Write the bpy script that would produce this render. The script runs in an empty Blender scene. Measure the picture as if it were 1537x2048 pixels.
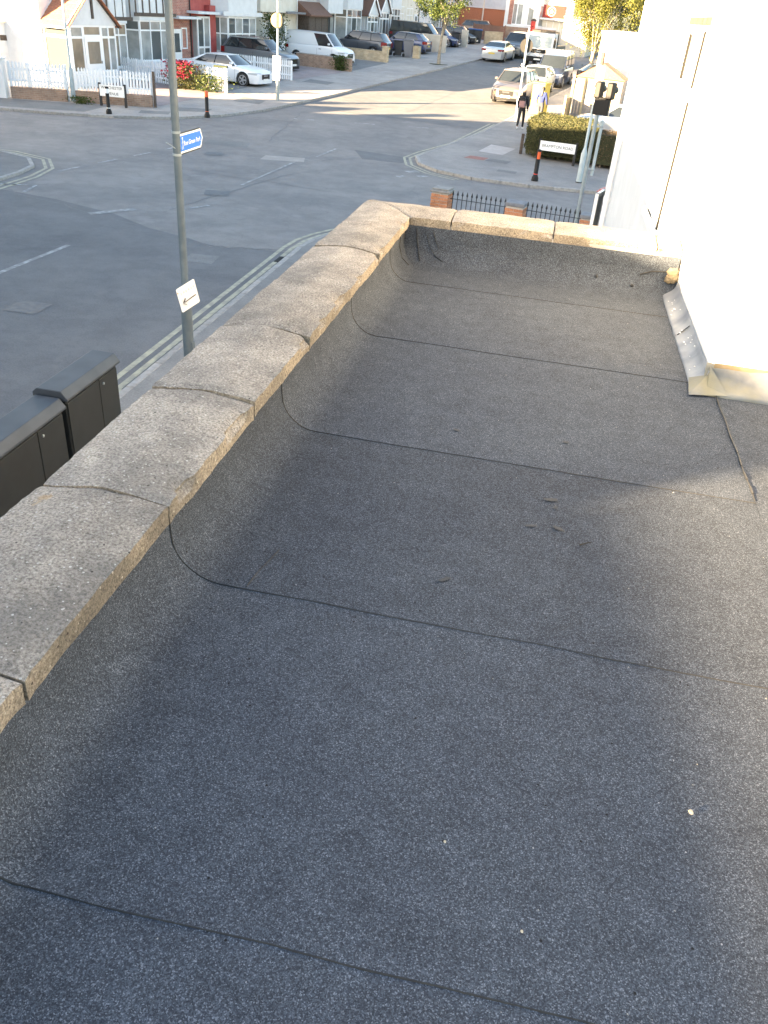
import bpy, bmesh, math, random
from mathutils import Vector, Matrix
from mathutils import noise as mnoise
random.seed(7)
R = math.radians
scene = bpy.context.scene
COL = scene.collection

# ------------------------------------------------------------------ camera, light, exposure
EL, AZ = 12.0, 38.0                       # sun elevation, travel direction measured from +X towards +Y
cam_d = bpy.data.cameras.new('camera'); cam = bpy.data.objects.new('camera', cam_d); COL.objects.link(cam)
cam_d.sensor_fit = 'VERTICAL'; cam_d.sensor_height = 24.0; cam_d.sensor_width = 18.0
cam_d.lens = 1600.0 / 2048.0 * 24.0
cam_d.clip_start = 0.05; cam_d.clip_end = 1500
_r = Vector((0.97699, 0.20001, 0.07404)); _u = Vector((-0.16890, 0.51360, 0.84124)); _f = Vector((-0.13022, 0.83439, -0.53557))
cam.matrix_world = Matrix(((_r.x, _u.x, -_f.x, 0), (_r.y, _u.y, -_f.y, 0), (_r.z, _u.z, -_f.z, 5.0), (0, 0, 0, 1)))
scene.camera = cam

world = bpy.data.worlds.new('World'); scene.world = world; world.use_nodes = True
wn = world.node_tree; bg = wn.nodes['Background']
sky = wn.nodes.new('ShaderNodeTexSky'); sky.sky_type = 'NISHITA'; sky.sun_disc = False
sky.sun_elevation = R(EL)
sd = Vector((-math.cos(R(AZ)), -math.sin(R(AZ))))            # direction towards the sun
sky.sun_rotation = math.atan2(sd.x, sd.y) % (2 * math.pi)
sky.air_density = 1.0; sky.dust_density = 1.5; sky.ozone_density = 1.0; sky.altitude = 60
wn.links.new(sky.outputs[0], bg.inputs[0]); bg.inputs[1].default_value = 0.058

sun_d = bpy.data.lights.new('sun', 'SUN'); sun = bpy.data.objects.new('sun', sun_d); COL.objects.link(sun)
sun_d.energy = 5.0; sun_d.angle = R(0.25); sun_d.color = (1.0, 0.76, 0.48)
sdir = Vector((math.cos(R(AZ)) * math.cos(R(EL)), math.sin(R(AZ)) * math.cos(R(EL)), -math.sin(R(EL))))
sun.rotation_euler = sdir.to_track_quat('-Z', 'Y').to_euler(); sun.location = (-60, -40, 40)

vs = scene.view_settings
scene.display_settings.display_device = 'sRGB'
vs.view_transform = 'Standard'; vs.look = 'None'; vs.gamma = 1.0; vs.use_curve_mapping = False
vs.exposure = 3.78
try:
    vs.use_white_balance = True; vs.white_balance_temperature = 6950; vs.white_balance_tint = 10
except Exception:
    pass
scene.cycles.max_bounces = 6; scene.cycles.diffuse_bounces = 4; scene.cycles.use_denoising = True

# ------------------------------------------------------------------ helpers
def G(y):
    """height of the ground: flat by the junction, the street ahead climbs gently"""
    S = 0.0375
    if y <= 28: return 0.0
    if y >= 36: return S * (y - 32)
    t = (y - 28) / 8
    return S * 8 * t * t / 2

class MB:
    """collects faces into one mesh"""
    def __init__(s): s.v = []; s.f = []
    def add(s, vs, fs):
        b = len(s.v); s.v += [tuple(v) for v in vs]; s.f += [tuple(b + i for i in f) for f in fs]; return s
    def quad(s, a, b, c, d): return s.add([a, b, c, d], [(0, 1, 2, 3)])
    def box(s, x0, x1, y0, y1, z0, z1, M=None):
        vs = [(x, y, z) for z in (z0, z1) for y in (y0, y1) for x in (x0, x1)]
        if M is not None: vs = [M @ Vector(v) for v in vs]
        return s.add(vs, [(0, 2, 3, 1), (4, 5, 7, 6), (0, 1, 5, 4), (2, 6, 7, 3), (0, 4, 6, 2), (1, 3, 7, 5)])
    def prism(s, poly, z0, z1, M=None):
        n = len(poly); vs = [(p[0], p[1], z0) for p in poly] + [(p[0], p[1], z1) for p in poly]
        if M is not None: vs = [M @ Vector(v) for v in vs]
        return s.add(vs, [tuple(range(n - 1, -1, -1)), tuple(range(n, 2 * n))] + [(i, (i + 1) % n, n + (i + 1) % n, n + i) for i in range(n)])
    def bar(s, a, b, w, h=None):
        """box section bar from a to b"""
        a = Vector(a); b = Vector(b); d = (b - a); L = d.length; h = h or w
        q = d.to_track_quat('Z', 'Y').to_matrix().to_4x4(); M = Matrix.Translation(a) @ q
        return s.box(-w / 2, w / 2, -h / 2, h / 2, 0, L, M)
    def tube(s, a, b, r0, r1=None, n=12, caps=True):
        a = Vector(a); b = Vector(b); d = b - a; r1 = r0 if r1 is None else r1
        q = d.to_track_quat('Z', 'Y').to_matrix()
        ring = lambda c, r: [c + q @ Vector((r * math.cos(2 * math.pi * i / n), r * math.sin(2 * math.pi * i / n), 0)) for i in range(n)]
        fs = [(i, (i + 1) % n, n + (i + 1) % n, n + i) for i in range(n)]
        if caps: fs += [tuple(range(n - 1, -1, -1)), tuple(range(n, 2 * n))]
        return s.add(ring(a, r0) + ring(b, r1), fs)
    def lathe(s, prof, n=16, M=None):
        """prof: (radius, height) list, turned about z"""
        vs = []
        for r, z in prof: vs += [(r * math.cos(2 * math.pi * i / n), r * math.sin(2 * math.pi * i / n), z) for i in range(n)]
        if M is not None: vs = [M @ Vector(v) for v in vs]
        fs = []
        for k in range(len(prof) - 1):
            fs += [(k * n + i, k * n + (i + 1) % n, (k + 1) * n + (i + 1) % n, (k + 1) * n + i) for i in range(n)]
        fs += [tuple(range(n - 1, -1, -1)), tuple(range((len(prof) - 1) * n, len(prof) * n))]
        return s.add(vs, fs)
    def grid(s, pts):
        r = len(pts); c = len(pts[0]); flat = [p for row in pts for p in row]
        return s.add(flat, [(i * c + j, i * c + j + 1, (i + 1) * c + j + 1, (i + 1) * c + j) for i in range(r - 1) for j in range(c - 1)])
    def mesh(s, name, smooth=None, bevel=0.0, merge=False):
        me = bpy.data.meshes.new(name); me.from_pydata(s.v, [], s.f)
        if bevel or merge:
            bm = bmesh.new(); bm.from_mesh(me)
            if merge: bmesh.ops.remove_doubles(bm, verts=bm.verts, dist=1e-4)
            if bevel: bmesh.ops.bevel(bm, geom=[e for e in bm.edges if e.is_manifold and e.calc_face_angle(0) > 0.5], offset=bevel, segments=1, affect='EDGES', clamp_overlap=True)
            bm.to_mesh(me); bm.free()
        if smooth is not None:
            me.polygons.foreach_set('use_smooth', [True] * len(me.polygons)); me.set_sharp_from_angle(angle=R(smooth))
        me.update(); return me
    def obj(s, name, m, parent=None, smooth=None, bevel=0.0, merge=False):
        return put(name, s.mesh(name, smooth, bevel, merge), m, parent)

def put(name, me, m, parent=None, loc=None):
    o = bpy.data.objects.new(name, me); COL.objects.link(o)
    if m is not None and not me.materials: me.materials.append(m)
    if parent is not None: o.parent = parent
    if loc is not None: o.location = loc
    return o
def thing(name, label, cat, loc=(0, 0, 0), rz=0.0, group=None):
    o = bpy.data.objects.new(name, None); COL.objects.link(o); o.empty_display_size = 0.2
    o.location = loc; o.rotation_euler = (0, 0, rz); o['label'] = label; o['category'] = cat
    if group: o['group'] = group
    return o
def tag(o, label, cat, group=None):
    o['label'] = label; o['category'] = cat
    if group: o['group'] = group
    return o
def struct(o, label=None):
    o['kind'] = 'structure'
    if label: o['label'] = label
    return o
def kids(o): return [c for c in bpy.data.objects if c.parent == o]
def copy_tree(o, parent=None):
    c = o.copy(); COL.objects.link(c)
    if parent is not None: c.parent = parent
    for ch in list(o.children): copy_tree(ch, c)
    return c
def text(name, body, size, m, parent, M, ax='CENTER'):
    cu = bpy.data.curves.new(name, 'FONT'); cu.body = body; cu.size = size; cu.align_x = ax; cu.align_y = 'CENTER'; cu.extrude = 0.0015
    tmp = bpy.data.objects.new(name, cu); me = bpy.data.meshes.new_from_object(tmp); bpy.data.objects.remove(tmp); me.name = name
    me.materials.clear(); o = put(name, me, m, parent); o.matrix_local = M; return o


# ------------------------------------------------------------------ materials
def mat(name, c, rough=0.7, c2=None, scale=5.0, detail=4.0, bump=0.0, bscale=None, metal=0.0, spec=0.5, coat=0.0, c3=None, scale3=0.5, f3=0.5, rnd=0.0, lo=0.35, hi=0.65, hide=None):
    m = bpy.data.materials.new(name); m.use_nodes = True; nt = m.node_tree; b = nt.nodes['Principled BSDF']
    b.inputs['Roughness'].default_value = rough; b.inputs['Metallic'].default_value = metal; b.inputs['Specular IOR Level'].default_value = spec
    b.inputs['Coat Weight'].default_value = coat
    b.inputs['Base Color'].default_value = (*c, 1)
    tc = nt.nodes.new('ShaderNodeTexCoord'); out = None
    if c2:
        n = nt.nodes.new('ShaderNodeTexNoise'); n.inputs['Scale'].default_value = scale; n.inputs['Detail'].default_value = detail
        nt.links.new(tc.outputs['Object'], n.inputs['Vector'])
        r = nt.nodes.new('ShaderNodeValToRGB'); r.color_ramp.elements[0].position = lo; r.color_ramp.elements[1].position = hi
        r.color_ramp.elements[0].color = (*c, 1); r.color_ramp.elements[1].color = (*c2, 1)
        nt.links.new(n.outputs['Fac'], r.inputs['Fac']); out = r.outputs['Color']
    if c3:
        n = nt.nodes.new('ShaderNodeTexNoise'); n.inputs['Scale'].default_value = scale3; n.inputs['Detail'].default_value = 3
        nt.links.new(tc.outputs['Object'], n.inputs['Vector'])
        mr = nt.nodes.new('ShaderNodeMapRange'); mr.inputs[1].default_value = 0.4; mr.inputs[2].default_value = 0.7; mr.inputs[4].default_value = f3
        nt.links.new(n.outputs['Fac'], mr.inputs[0])
        mx = nt.nodes.new('ShaderNodeMix'); mx.data_type = 'RGBA'; nt.links.new(mr.outputs[0], mx.inputs[0])
        if out: nt.links.new(out, mx.inputs[6])
        else: mx.inputs[6].default_value = (*c, 1)
        mx.inputs[7].default_value = (*c3, 1); out = mx.outputs[2]
    if rnd:
        oi = nt.nodes.new('ShaderNodeObjectInfo'); mr = nt.nodes.new('ShaderNodeMapRange'); mr.inputs[3].default_value = 1 - rnd; mr.inputs[4].default_value = 1 + rnd
        nt.links.new(oi.outputs['Random'], mr.inputs[0])
        mx = nt.nodes.new('ShaderNodeVectorMath'); mx.operation = 'SCALE'
        if out: nt.links.new(out, mx.inputs[0])
        else: mx.inputs[0].default_value = c
        nt.links.new(mr.outputs[0], mx.inputs['Scale']); out = mx.outputs[0]
    if out: nt.links.new(out, b.inputs['Base Color'])
    if bump:
        n = nt.nodes.new('ShaderNodeTexNoise'); n.inputs['Scale'].default_value = bscale or scale; n.inputs['Detail'].default_value = 3
        nt.links.new(tc.outputs['Object'], n.inputs['Vector'])
        bp = nt.nodes.new('ShaderNodeBump'); bp.inputs['Strength'].default_value = 0.6; bp.inputs['Distance'].default_value = bump
        nt.links.new(n.outputs['Fac'], bp.inputs['Height']); nt.links.new(bp.outputs[0], b.inputs['Normal'])
    return m

def N(nt, t, **kw):
    n = nt.nodes.new(t)
    for k, v in kw.items(): setattr(n, k, v)
    return n
def noise_ramp(nt, tc, scale, stops, detail=2.0, rough=0.5):
    n = N(nt, 'ShaderNodeTexNoise'); n.inputs['Scale'].default_value = scale; n.inputs['Detail'].default_value = detail; n.inputs['Roughness'].default_value = rough
    nt.links.new(tc, n.inputs['Vector']); r = N(nt, 'ShaderNodeValToRGB'); cr = r.color_ramp
    while len(cr.elements) < len(stops): cr.elements.new(0.5)
    for e, (p, c) in zip(cr.elements, stops): e.position = p; e.color = (*c, 1)
    nt.links.new(n.outputs['Fac'], r.inputs['Fac']); return r.outputs['Color'], n.outputs['Fac']
def mix(nt, a, b, fac, mode='MIX'):
    m = N(nt, 'ShaderNodeMix'); m.data_type = 'RGBA'; m.blend_type = mode
    for s, v in ((6, a), (7, b), (0, fac)):
        if hasattr(v, 'links'): nt.links.new(v, m.inputs[s])
        else: m.inputs[s].default_value = v if not isinstance(v, tuple) else (*v, 1)
    return m.outputs[2]
def specks(nt, tc, scale, size, keep, rnd_out=False):
    """mask of scattered round specks: voronoi cells of which a share is kept"""
    v = N(nt, 'ShaderNodeTexVoronoi'); v.inputs['Scale'].default_value = scale; nt.links.new(tc, v.inputs['Vector'])
    a = N(nt, 'ShaderNodeMath', operation='LESS_THAN'); nt.links.new(v.outputs['Distance'], a.inputs[0]); a.inputs[1].default_value = size
    s = N(nt, 'ShaderNodeSeparateColor'); nt.links.new(v.outputs['Color'], s.inputs[0])
    k = N(nt, 'ShaderNodeMath', operation='LESS_THAN'); nt.links.new(s.outputs[0], k.inputs[0]); k.inputs[1].default_value = keep
    m = N(nt, 'ShaderNodeMath', operation='MULTIPLY'); nt.links.new(a.outputs[0], m.inputs[0]); nt.links.new(k.outputs[0], m.inputs[1])
    return m.outputs[0]

def felt_material():
    m = bpy.data.materials.new('mineral_felt'); m.use_nodes = True; nt = m.node_tree; b = nt.nodes['Principled BSDF']
    tc = N(nt, 'ShaderNodeTexCoord').outputs['Object']
    vo = N(nt, 'ShaderNodeTexVoronoi'); vo.inputs['Scale'].default_value = 500; nt.links.new(tc, vo.inputs['Vector'])
    vs_ = N(nt, 'ShaderNodeSeparateColor'); nt.links.new(vo.outputs['Color'], vs_.inputs[0]); f1 = vs_.outputs[0]
    cn, fn = noise_ramp(nt, tc, 170, [(0.3, (0.8, 0.8, 0.8)), (0.7, (1.22, 1.22, 1.22))], 2.0, 0.6)
    r1 = N(nt, 'ShaderNodeValToRGB'); cr = r1.color_ramp; cr.elements.new(0.5); cr.elements.new(0.86)
    for e, (p_, c_) in zip(cr.elements, ((0.0, (0.025, 0.030, 0.039)), (0.5, (0.047, 0.0555, 0.070)), (0.86, (0.082, 0.095, 0.116)), (1.0, (0.165, 0.182, 0.212)))): e.position = p_; e.color = (*c_, 1)
    nt.links.new(f1, r1.inputs['Fac']); c1 = mix(nt, r1.outputs['Color'], cn, 1.0, 'MULTIPLY')
    big, _ = noise_ramp(nt, tc, 2.2, [(0.3, (0.88, 0.88, 0.90)), (0.7, (1.10, 1.10, 1.09))], 5.0, 0.6)
    c = mix(nt, c1, big, 1.0, 'MULTIPLY')
    mid, _ = noise_ramp(nt, tc, 14, [(0.35, (0.9, 0.9, 0.9)), (0.65, (1.09, 1.09, 1.09))], 4.0)
    c = mix(nt, c, mid, 1.0, 'MULTIPLY')
    oi = N(nt, 'ShaderNodeObjectInfo'); mr = N(nt, 'ShaderNodeMapRange'); mr.inputs[3].default_value = 0.91; mr.inputs[4].default_value = 1.08
    nt.links.new(oi.outputs['Random'], mr.inputs[0]); sc = N(nt, 'ShaderNodeVectorMath', operation='SCALE'); nt.links.new(c, sc.inputs[0]); nt.links.new(mr.outputs[0], sc.inputs['Scale'])
    c = mix(nt, sc.outputs[0], (0.30, 0.30, 0.31), specks(nt, tc, 50, 0.085, 0.022))
    c = mix(nt, c, (0.012, 0.012, 0.013), specks(nt, tc, 60, 0.16, 0.03))
    # scuffs: bitumen showing where granules are rubbed off
    sc1, sf = noise_ramp(nt, tc, 5.5, [(0.70, (0, 0, 0)), (0.76, (1, 1, 1))], 6.0, 0.65)
    sw = N(nt, 'ShaderNodeSeparateColor'); nt.links.new(sc1, sw.inputs[0])
    k = N(nt, 'ShaderNodeMath', operation='MULTIPLY'); nt.links.new(sw.outputs[0], k.inputs[0]); k.inputs[1].default_value = 0.45
    c = mix(nt, c, (0.03, 0.03, 0.032), k.outputs[0])
    nt.links.new(c, b.inputs['Base Color']); b.inputs['Roughness'].default_value = 0.9; b.inputs['Specular IOR Level'].default_value = 0.2
    bp = N(nt, 'ShaderNodeBump'); bp.inputs['Strength'].default_value = 0.55; bp.inputs['Distance'].default_value = 0.002
    nt.links.new(f1, bp.inputs['Height']); nt.links.new(bp.outputs[0], b.inputs['Normal'])
    return m

def coping_material():
    m = bpy.data.materials.new('weathered_cast_stone'); m.use_nodes = True; nt = m.node_tree; b = nt.nodes['Principled BSDF']
    tc = N(nt, 'ShaderNodeTexCoord').outputs['Object']
    c, f1 = noise_ramp(nt, tc, 150, [(0.34, (0.155, 0.138, 0.121)), (0.50, (0.335, 0.303, 0.267)), (0.68, (0.52, 0.475, 0.425))], 3.0, 0.75)
    big, _ = noise_ramp(nt, tc, 7.0, [(0.32, (0.74, 0.73, 0.73)), (0.62, (1.1, 1.08, 1.05))], 6.0, 0.65)
    c = mix(nt, c, big, 1.0, 'MULTIPLY')
    grime, gf = noise_ramp(nt, tc, 3.1, [(0.46, (0, 0, 0)), (0.64, (1, 1, 1))], 6.0, 0.7)
    sw = N(nt, 'ShaderNodeSeparateColor'); nt.links.new(grime, sw.inputs[0]); k = N(nt, 'ShaderNodeMath', operation='MULTIPLY'); nt.links.new(sw.outputs[0], k.inputs[0]); k.inputs[1].default_value = 0.5
    c = mix(nt, c, (0.10, 0.098, 0.095), k.outputs[0])
    c = mix(nt, c, (0.46, 0.44, 0.41), specks(nt, tc, 95, 0.24, 0.20))
    c = mix(nt, c, (0.50, 0.48, 0.45), specks(nt, tc, 48, 0.16, 0.10))
    c = mix(nt, c, (0.07, 0.06, 0.055), specks(nt, tc, 52, 0.16, 0.10))
    lich, _ = noise_ramp(nt, tc, 9.0, [(0.69, (0, 0, 0)), (0.73, (1, 1, 1))], 5.0, 0.6)
    sw = N(nt, 'ShaderNodeSeparateColor'); nt.links.new(lich, sw.inputs[0]); k = N(nt, 'ShaderNodeMath', operation='MULTIPLY'); nt.links.new(sw.outputs[0], k.inputs[0]); k.inputs[1].default_value = 0.45
    c = mix(nt, c, (0.40, 0.24, 0.09), k.outputs[0])
    # side faces are browner than the top
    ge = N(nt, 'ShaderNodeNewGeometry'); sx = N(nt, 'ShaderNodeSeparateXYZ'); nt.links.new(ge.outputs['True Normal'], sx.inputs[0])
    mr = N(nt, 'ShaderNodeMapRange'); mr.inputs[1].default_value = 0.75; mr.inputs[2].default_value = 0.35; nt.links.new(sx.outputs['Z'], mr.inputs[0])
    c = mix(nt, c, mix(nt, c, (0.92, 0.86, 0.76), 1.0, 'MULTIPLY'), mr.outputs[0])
    oi = N(nt, 'ShaderNodeObjectInfo'); m2 = N(nt, 'ShaderNodeMapRange'); m2.inputs[3].default_value = 0.9; m2.inputs[4].default_value = 1.08
    nt.links.new(oi.outputs['Random'], m2.inputs[0]); sc = N(nt, 'ShaderNodeVectorMath', operation='SCALE'); nt.links.new(c, sc.inputs[0]); nt.links.new(m2.outputs[0], sc.inputs['Scale'])
    nt.links.new(sc.outputs[0], b.inputs['Base Color']); b.inputs['Roughness'].default_value = 0.93; b.inputs['Specular IOR Level'].default_value = 0.25
    bp = N(nt, 'ShaderNodeBump'); bp.inputs['Strength'].default_value = 1.0; bp.inputs['Distance'].default_value = 0.006
    nt.links.new(f1, bp.inputs['Height']); nt.links.new(bp.outputs[0], b.inputs['Normal'])
    return m

def asphalt_material(name, base, patch, crack=0.5):
    m = bpy.data.materials.new(name); m.use_nodes = True; nt = m.node_tree; b = nt.nodes['Principled BSDF']
    tc = N(nt, 'ShaderNodeTexCoord').outputs['Object']
    lo = tuple(x * 0.78 for x in base); hi = tuple(x * 1.2 for x in base)
    c, f1 = noise_ramp(nt, tc, 38, [(0.3, lo), (0.7, hi)], 4.0, 0.75)
    big, _ = noise_ramp(nt, tc, 0.35, [(0.35, (0.82, 0.83, 0.85)), (0.65, (1.12, 1.11, 1.09))], 5.0, 0.6)
    c = mix(nt, c, big, 1.0, 'MULTIPLY')
    med, _ = noise_ramp(nt, tc, 1.7, [(0.40, (0.90, 0.90, 0.90)), (0.62, (1.06, 1.06, 1.06))], 6.0, 0.7)
    c = mix(nt, c, med, 1.0, 'MULTIPLY')
    pt, _ = noise_ramp(nt, tc, 0.9, [(0.60, (0, 0, 0)), (0.68, (1, 1, 1))], 4.0, 0.6)
    sw = N(nt, 'ShaderNodeSeparateColor'); nt.links.new(pt, sw.inputs[0]); k = N(nt, 'ShaderNodeMath', operation='MULTIPLY'); nt.links.new(sw.outputs[0], k.inputs[0]); k.inputs[1].default_value = 0.6
    c = mix(nt, c, patch, k.outputs[0])
    if crack:
        v = N(nt, 'ShaderNodeTexVoronoi', feature='DISTANCE_TO_EDGE'); v.inputs['Scale'].default_value = 0.5
        wob = N(nt, 'ShaderNodeTexNoise'); wob.inputs['Scale'].default_value = 1.3; wob.inputs['Detail'].default_value = 5; nt.links.new(tc, wob.inputs['Vector'])
        ad = N(nt, 'ShaderNodeVectorMath', operation='MULTIPLY_ADD'); nt.links.new(wob.outputs['Color'], ad.inputs[0]); ad.inputs[1].default_value = (1.2, 1.2, 0); nt.links.new(tc, ad.inputs[2]); nt.links.new(ad.outputs[0], v.inputs['Vector'])
        lt = N(nt, 'ShaderNodeMapRange'); lt.inputs[1].default_value = 0.0; lt.inputs[2].default_value = 0.012; lt.inputs[3].default_value = crack; lt.inputs[4].default_value = 0.0
        nt.links.new(v.outputs['Distance'], lt.inputs[0]); c = mix(nt, c, tuple(x * 0.45 for x in base), lt.outputs[0])
    nt.links.new(c, b.inputs['Base Color']); b.inputs['Roughness'].default_value = 0.85; b.inputs['Specular IOR Level'].default_value = 0.4
    bp = N(nt, 'ShaderNodeBump'); bp.inputs['Strength'].default_value = 0.5; bp.inputs['Distance'].default_value = 0.006
    nt.links.new(f1, bp.inputs['Height']); nt.links.new(bp.outputs[0], b.inputs['Normal'])
    return m

def brick_material(name, c1, c2, mortar, scale=1.0, axis='XZ'):
    m = bpy.data.materials.new(name); m.use_nodes = True; nt = m.node_tree; b = nt.nodes['Principled BSDF']
    tc = N(nt, 'ShaderNodeTexCoord').outputs['Object']; s = N(nt, 'ShaderNodeSeparateXYZ'); nt.links.new(tc, s.inputs[0])
    ad = N(nt, 'ShaderNodeMath', operation='ADD'); nt.links.new(s.outputs['X'], ad.inputs[0]); nt.links.new(s.outputs['Y'], ad.inputs[1])
    cb = N(nt, 'ShaderNodeCombineXYZ'); nt.links.new(ad.outputs[0], cb.inputs[0]); nt.links.new(s.outputs['Z'], cb.inputs[1])
    br = N(nt, 'ShaderNodeTexBrick'); br.inputs['Color1'].default_value = (*c1, 1); br.inputs['Color2'].default_value = (*c2, 1); br.inputs['Mortar'].default_value = (*mortar, 1)
    br.inputs['Scale'].default_value = scale; br.inputs['Brick Width'].default_value = 0.225; br.inputs['Row Height'].default_value = 0.075; br.inputs['Mortar Size'].default_value = 0.006
    nt.links.new(cb.outputs[0], br.inputs['Vector'])
    v, _ = noise_ramp(nt, tc, 3.0, [(0.35, (0.8, 0.8, 0.8)), (0.65, (1.12, 1.1, 1.08))], 5.0)
    nt.links.new(mix(nt, br.outputs['Color'], v, 1.0, 'MULTIPLY'), b.inputs['Base Color']); b.inputs['Roughness'].default_value = 0.9
    bp = N(nt, 'ShaderNodeBump'); bp.inputs['Strength'].default_value = 0.6; bp.inputs['Distance'].default_value = 0.006; bp.invert = True
    nt.links.new(br.outputs['Fac'], bp.inputs['Height']); nt.links.new(bp.outputs[0], b.inputs['Normal'])
    return m

def leaf_material(name, c1, c2, c3):
    m = bpy.data.materials.new(name); m.use_nodes = True; nt = m.node_tree; b = nt.nodes['Principled BSDF']
    ge = N(nt, 'ShaderNodeNewGeometry'); r = N(nt, 'ShaderNodeValToRGB'); r.color_ramp.elements.new(0.5)
    for e, (p, c) in zip(r.color_ramp.elements, ((0.0, c1), (0.5, c2), (1.0, c3))): e.position = p; e.color = (*c, 1)
    nt.links.new(ge.outputs['Random Per Island'], r.inputs['Fac']); nt.links.new(r.outputs['Color'], b.inputs['Base Color'])
    b.inputs['Roughness'].default_value = 0.6; b.inputs['Specular IOR Level'].default_value = 0.3
    tr = N(nt, 'ShaderNodeBsdfTranslucent'); nt.links.new(r.outputs['Color'], tr.inputs['Color'])
    ms = N(nt, 'ShaderNodeMixShader'); ms.inputs[0].default_value = 0.35; nt.links.new(b.outputs[0], ms.inputs[1]); nt.links.new(tr.outputs[0], ms.inputs[2])
    nt.links.new(ms.outputs[0], nt.nodes['Material Output'].inputs['Surface'])
    return m

M = {}
M['felt'] = felt_material()
M['coping'] = coping_material()
M['road'] = asphalt_material('road_asphalt', (0.220, 0.204, 0.194), (0.252, 0.235, 0.224), 0.22)
M['road_dark'] = asphalt_material('newer_asphalt', (0.148, 0.145, 0.146), (0.167, 0.163, 0.163), 0.1)
M['pave'] = asphalt_material('pavement_asphalt', (0.34, 0.31, 0.285), (0.40, 0.365, 0.335), 0.0)
M['pave_dark'] = asphalt_material('pavement_patch', (0.19, 0.185, 0.18), (0.23, 0.22, 0.215), 0.0)
M['drive'] = asphalt_material('drive_paving', (0.30, 0.245, 0.235), (0.35, 0.29, 0.28), 0.0)
M['kerb'] = mat('kerb_concrete', (0.26, 0.243, 0.228), 0.9, (0.35, 0.33, 0.305), 9, 5, 0.004, 60, rnd=0.12)
M['ground'] = mat('earth', (0.12, 0.105, 0.085), 0.95, (0.08, 0.09, 0.05), 0.8, 6)
M['white_line'] = mat('worn_white_paint', (0.22, 0.215, 0.21), 0.8, (0.42, 0.415, 0.405), 5, 6, lo=0.46, hi=0.66)
M['yellow_line'] = mat('worn_yellow_paint', (0.28, 0.265, 0.215), 0.8, (0.42, 0.39, 0.285), 6, 6, lo=0.36, hi=0.62)
M['white'] = mat('white_render', (0.62, 0.635, 0.65), 0.85, (0.68, 0.695, 0.71), 3, 5, 0.002, 90)
M['white_paint'] = mat('white_paint', (0.76, 0.77, 0.78), 0.5, (0.82, 0.82, 0.82), 4, 4)
M['upvc'] = mat('white_plastic_frame', (0.80, 0.81, 0.82), 0.35)
M['cream'] = mat('cream_render', (0.62, 0.58, 0.50), 0.9, (0.70, 0.67, 0.60), 2, 5, 0.003, 60)
M['greyrender'] = mat('grey_render', (0.38, 0.38, 0.38), 0.9, (0.46, 0.455, 0.45), 2, 5)
M['beige'] = mat('beige_render', (0.46, 0.41, 0.34), 0.9, (0.54, 0.49, 0.42), 2, 5)
M['timber'] = mat('dark_timber', (0.055, 0.04, 0.032), 0.75, (0.10, 0.075, 0.06), 12, 4)
M['redpaint'] = mat('red_paint', (0.33, 0.055, 0.05), 0.7, (0.40, 0.08, 0.07), 4, 4)
M['brick_red'] = brick_material('red_brickwork', (0.34, 0.12, 0.09), (0.42, 0.19, 0.14), (0.45, 0.40, 0.36))
M['brick_brown'] = brick_material('brown_brickwork', (0.27, 0.17, 0.12), (0.34, 0.23, 0.17), (0.36, 0.31, 0.27))
M['brick_stock'] = brick_material('yellow_brickwork', (0.42, 0.32, 0.20), (0.50, 0.40, 0.27), (0.46, 0.42, 0.36))
M['brick'] = mat('orange_brick', (0.42, 0.155, 0.075), 0.9, (0.50, 0.23, 0.12), 22, 4, 0.002, 120, rnd=0.16)
M['brick_wall'] = brick_material('orange_brickwork', (0.42, 0.17, 0.09), (0.48, 0.22, 0.12), (0.42, 0.38, 0.34))
M['mortar'] = mat('mortar', (0.40, 0.36, 0.31), 0.95, (0.50, 0.45, 0.40), 30, 4)
M['tile'] = mat('clay_roof_tile', (0.34, 0.13, 0.075), 0.85, (0.46, 0.20, 0.11), 14, 5, 0.01, 20, rnd=0.1)
M['tile_dark'] = mat('old_roof_tile', (0.14, 0.075, 0.055), 0.9, (0.20, 0.11, 0.08), 14, 5, 0.01, 20)
M['slate'] = mat('grey_roofing', (0.16, 0.16, 0.17), 0.8, (0.22, 0.22, 0.23), 8, 4)
M['lead'] = mat('weathered_lead', (0.17, 0.185, 0.21), 0.55, (0.27, 0.285, 0.305), 6, 6, 0.003, 25, metal=0.2, c3=(0.42, 0.415, 0.40), scale3=3.0, f3=0.6)
M['lead_pale'] = mat('lime_streaked_lead', (0.14, 0.145, 0.15), 0.7, (0.25, 0.25, 0.245), 8, 6, 0.003, 25, metal=0.1, c3=(0.27, 0.235, 0.13), scale3=7.0, f3=0.7)
M['bitumen'] = mat('bitumen', (0.012, 0.012, 0.013), 0.55, (0.022, 0.022, 0.022), 60, 3, 0.002, 80)
M['putty'] = mat('sand_mortar', (0.15, 0.118, 0.075), 0.95, (0.20, 0.16, 0.105), 25, 5, 0.004, 60)
M['galv'] = mat('galvanised_steel', (0.27, 0.31, 0.32), 0.5, (0.34, 0.375, 0.385), 8, 4, metal=0.35)
M['pole_dark'] = mat('grey_green_pole_paint', (0.065, 0.092, 0.112), 0.45, (0.092, 0.12, 0.14), 3, 5, c3=(0.14, 0.165, 0.18), scale3=14, f3=0.35)
M['pole_pale'] = mat('pale_pole_paint', (0.36, 0.42, 0.43), 0.5, (0.44, 0.49, 0.50), 5, 4)
M['black'] = mat('black_plastic', (0.008, 0.008, 0.009), 0.55, spec=0.3)
M['black_matt'] = mat('black_paint', (0.014, 0.014, 0.016), 0.6, (0.022, 0.022, 0.023), 10, 4)
M['cab'] = mat('cabinet_green_paint', (0.011, 0.014, 0.0145), 0.6, (0.016, 0.0195, 0.02), 5, 5, 0.0006, 90)
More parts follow.
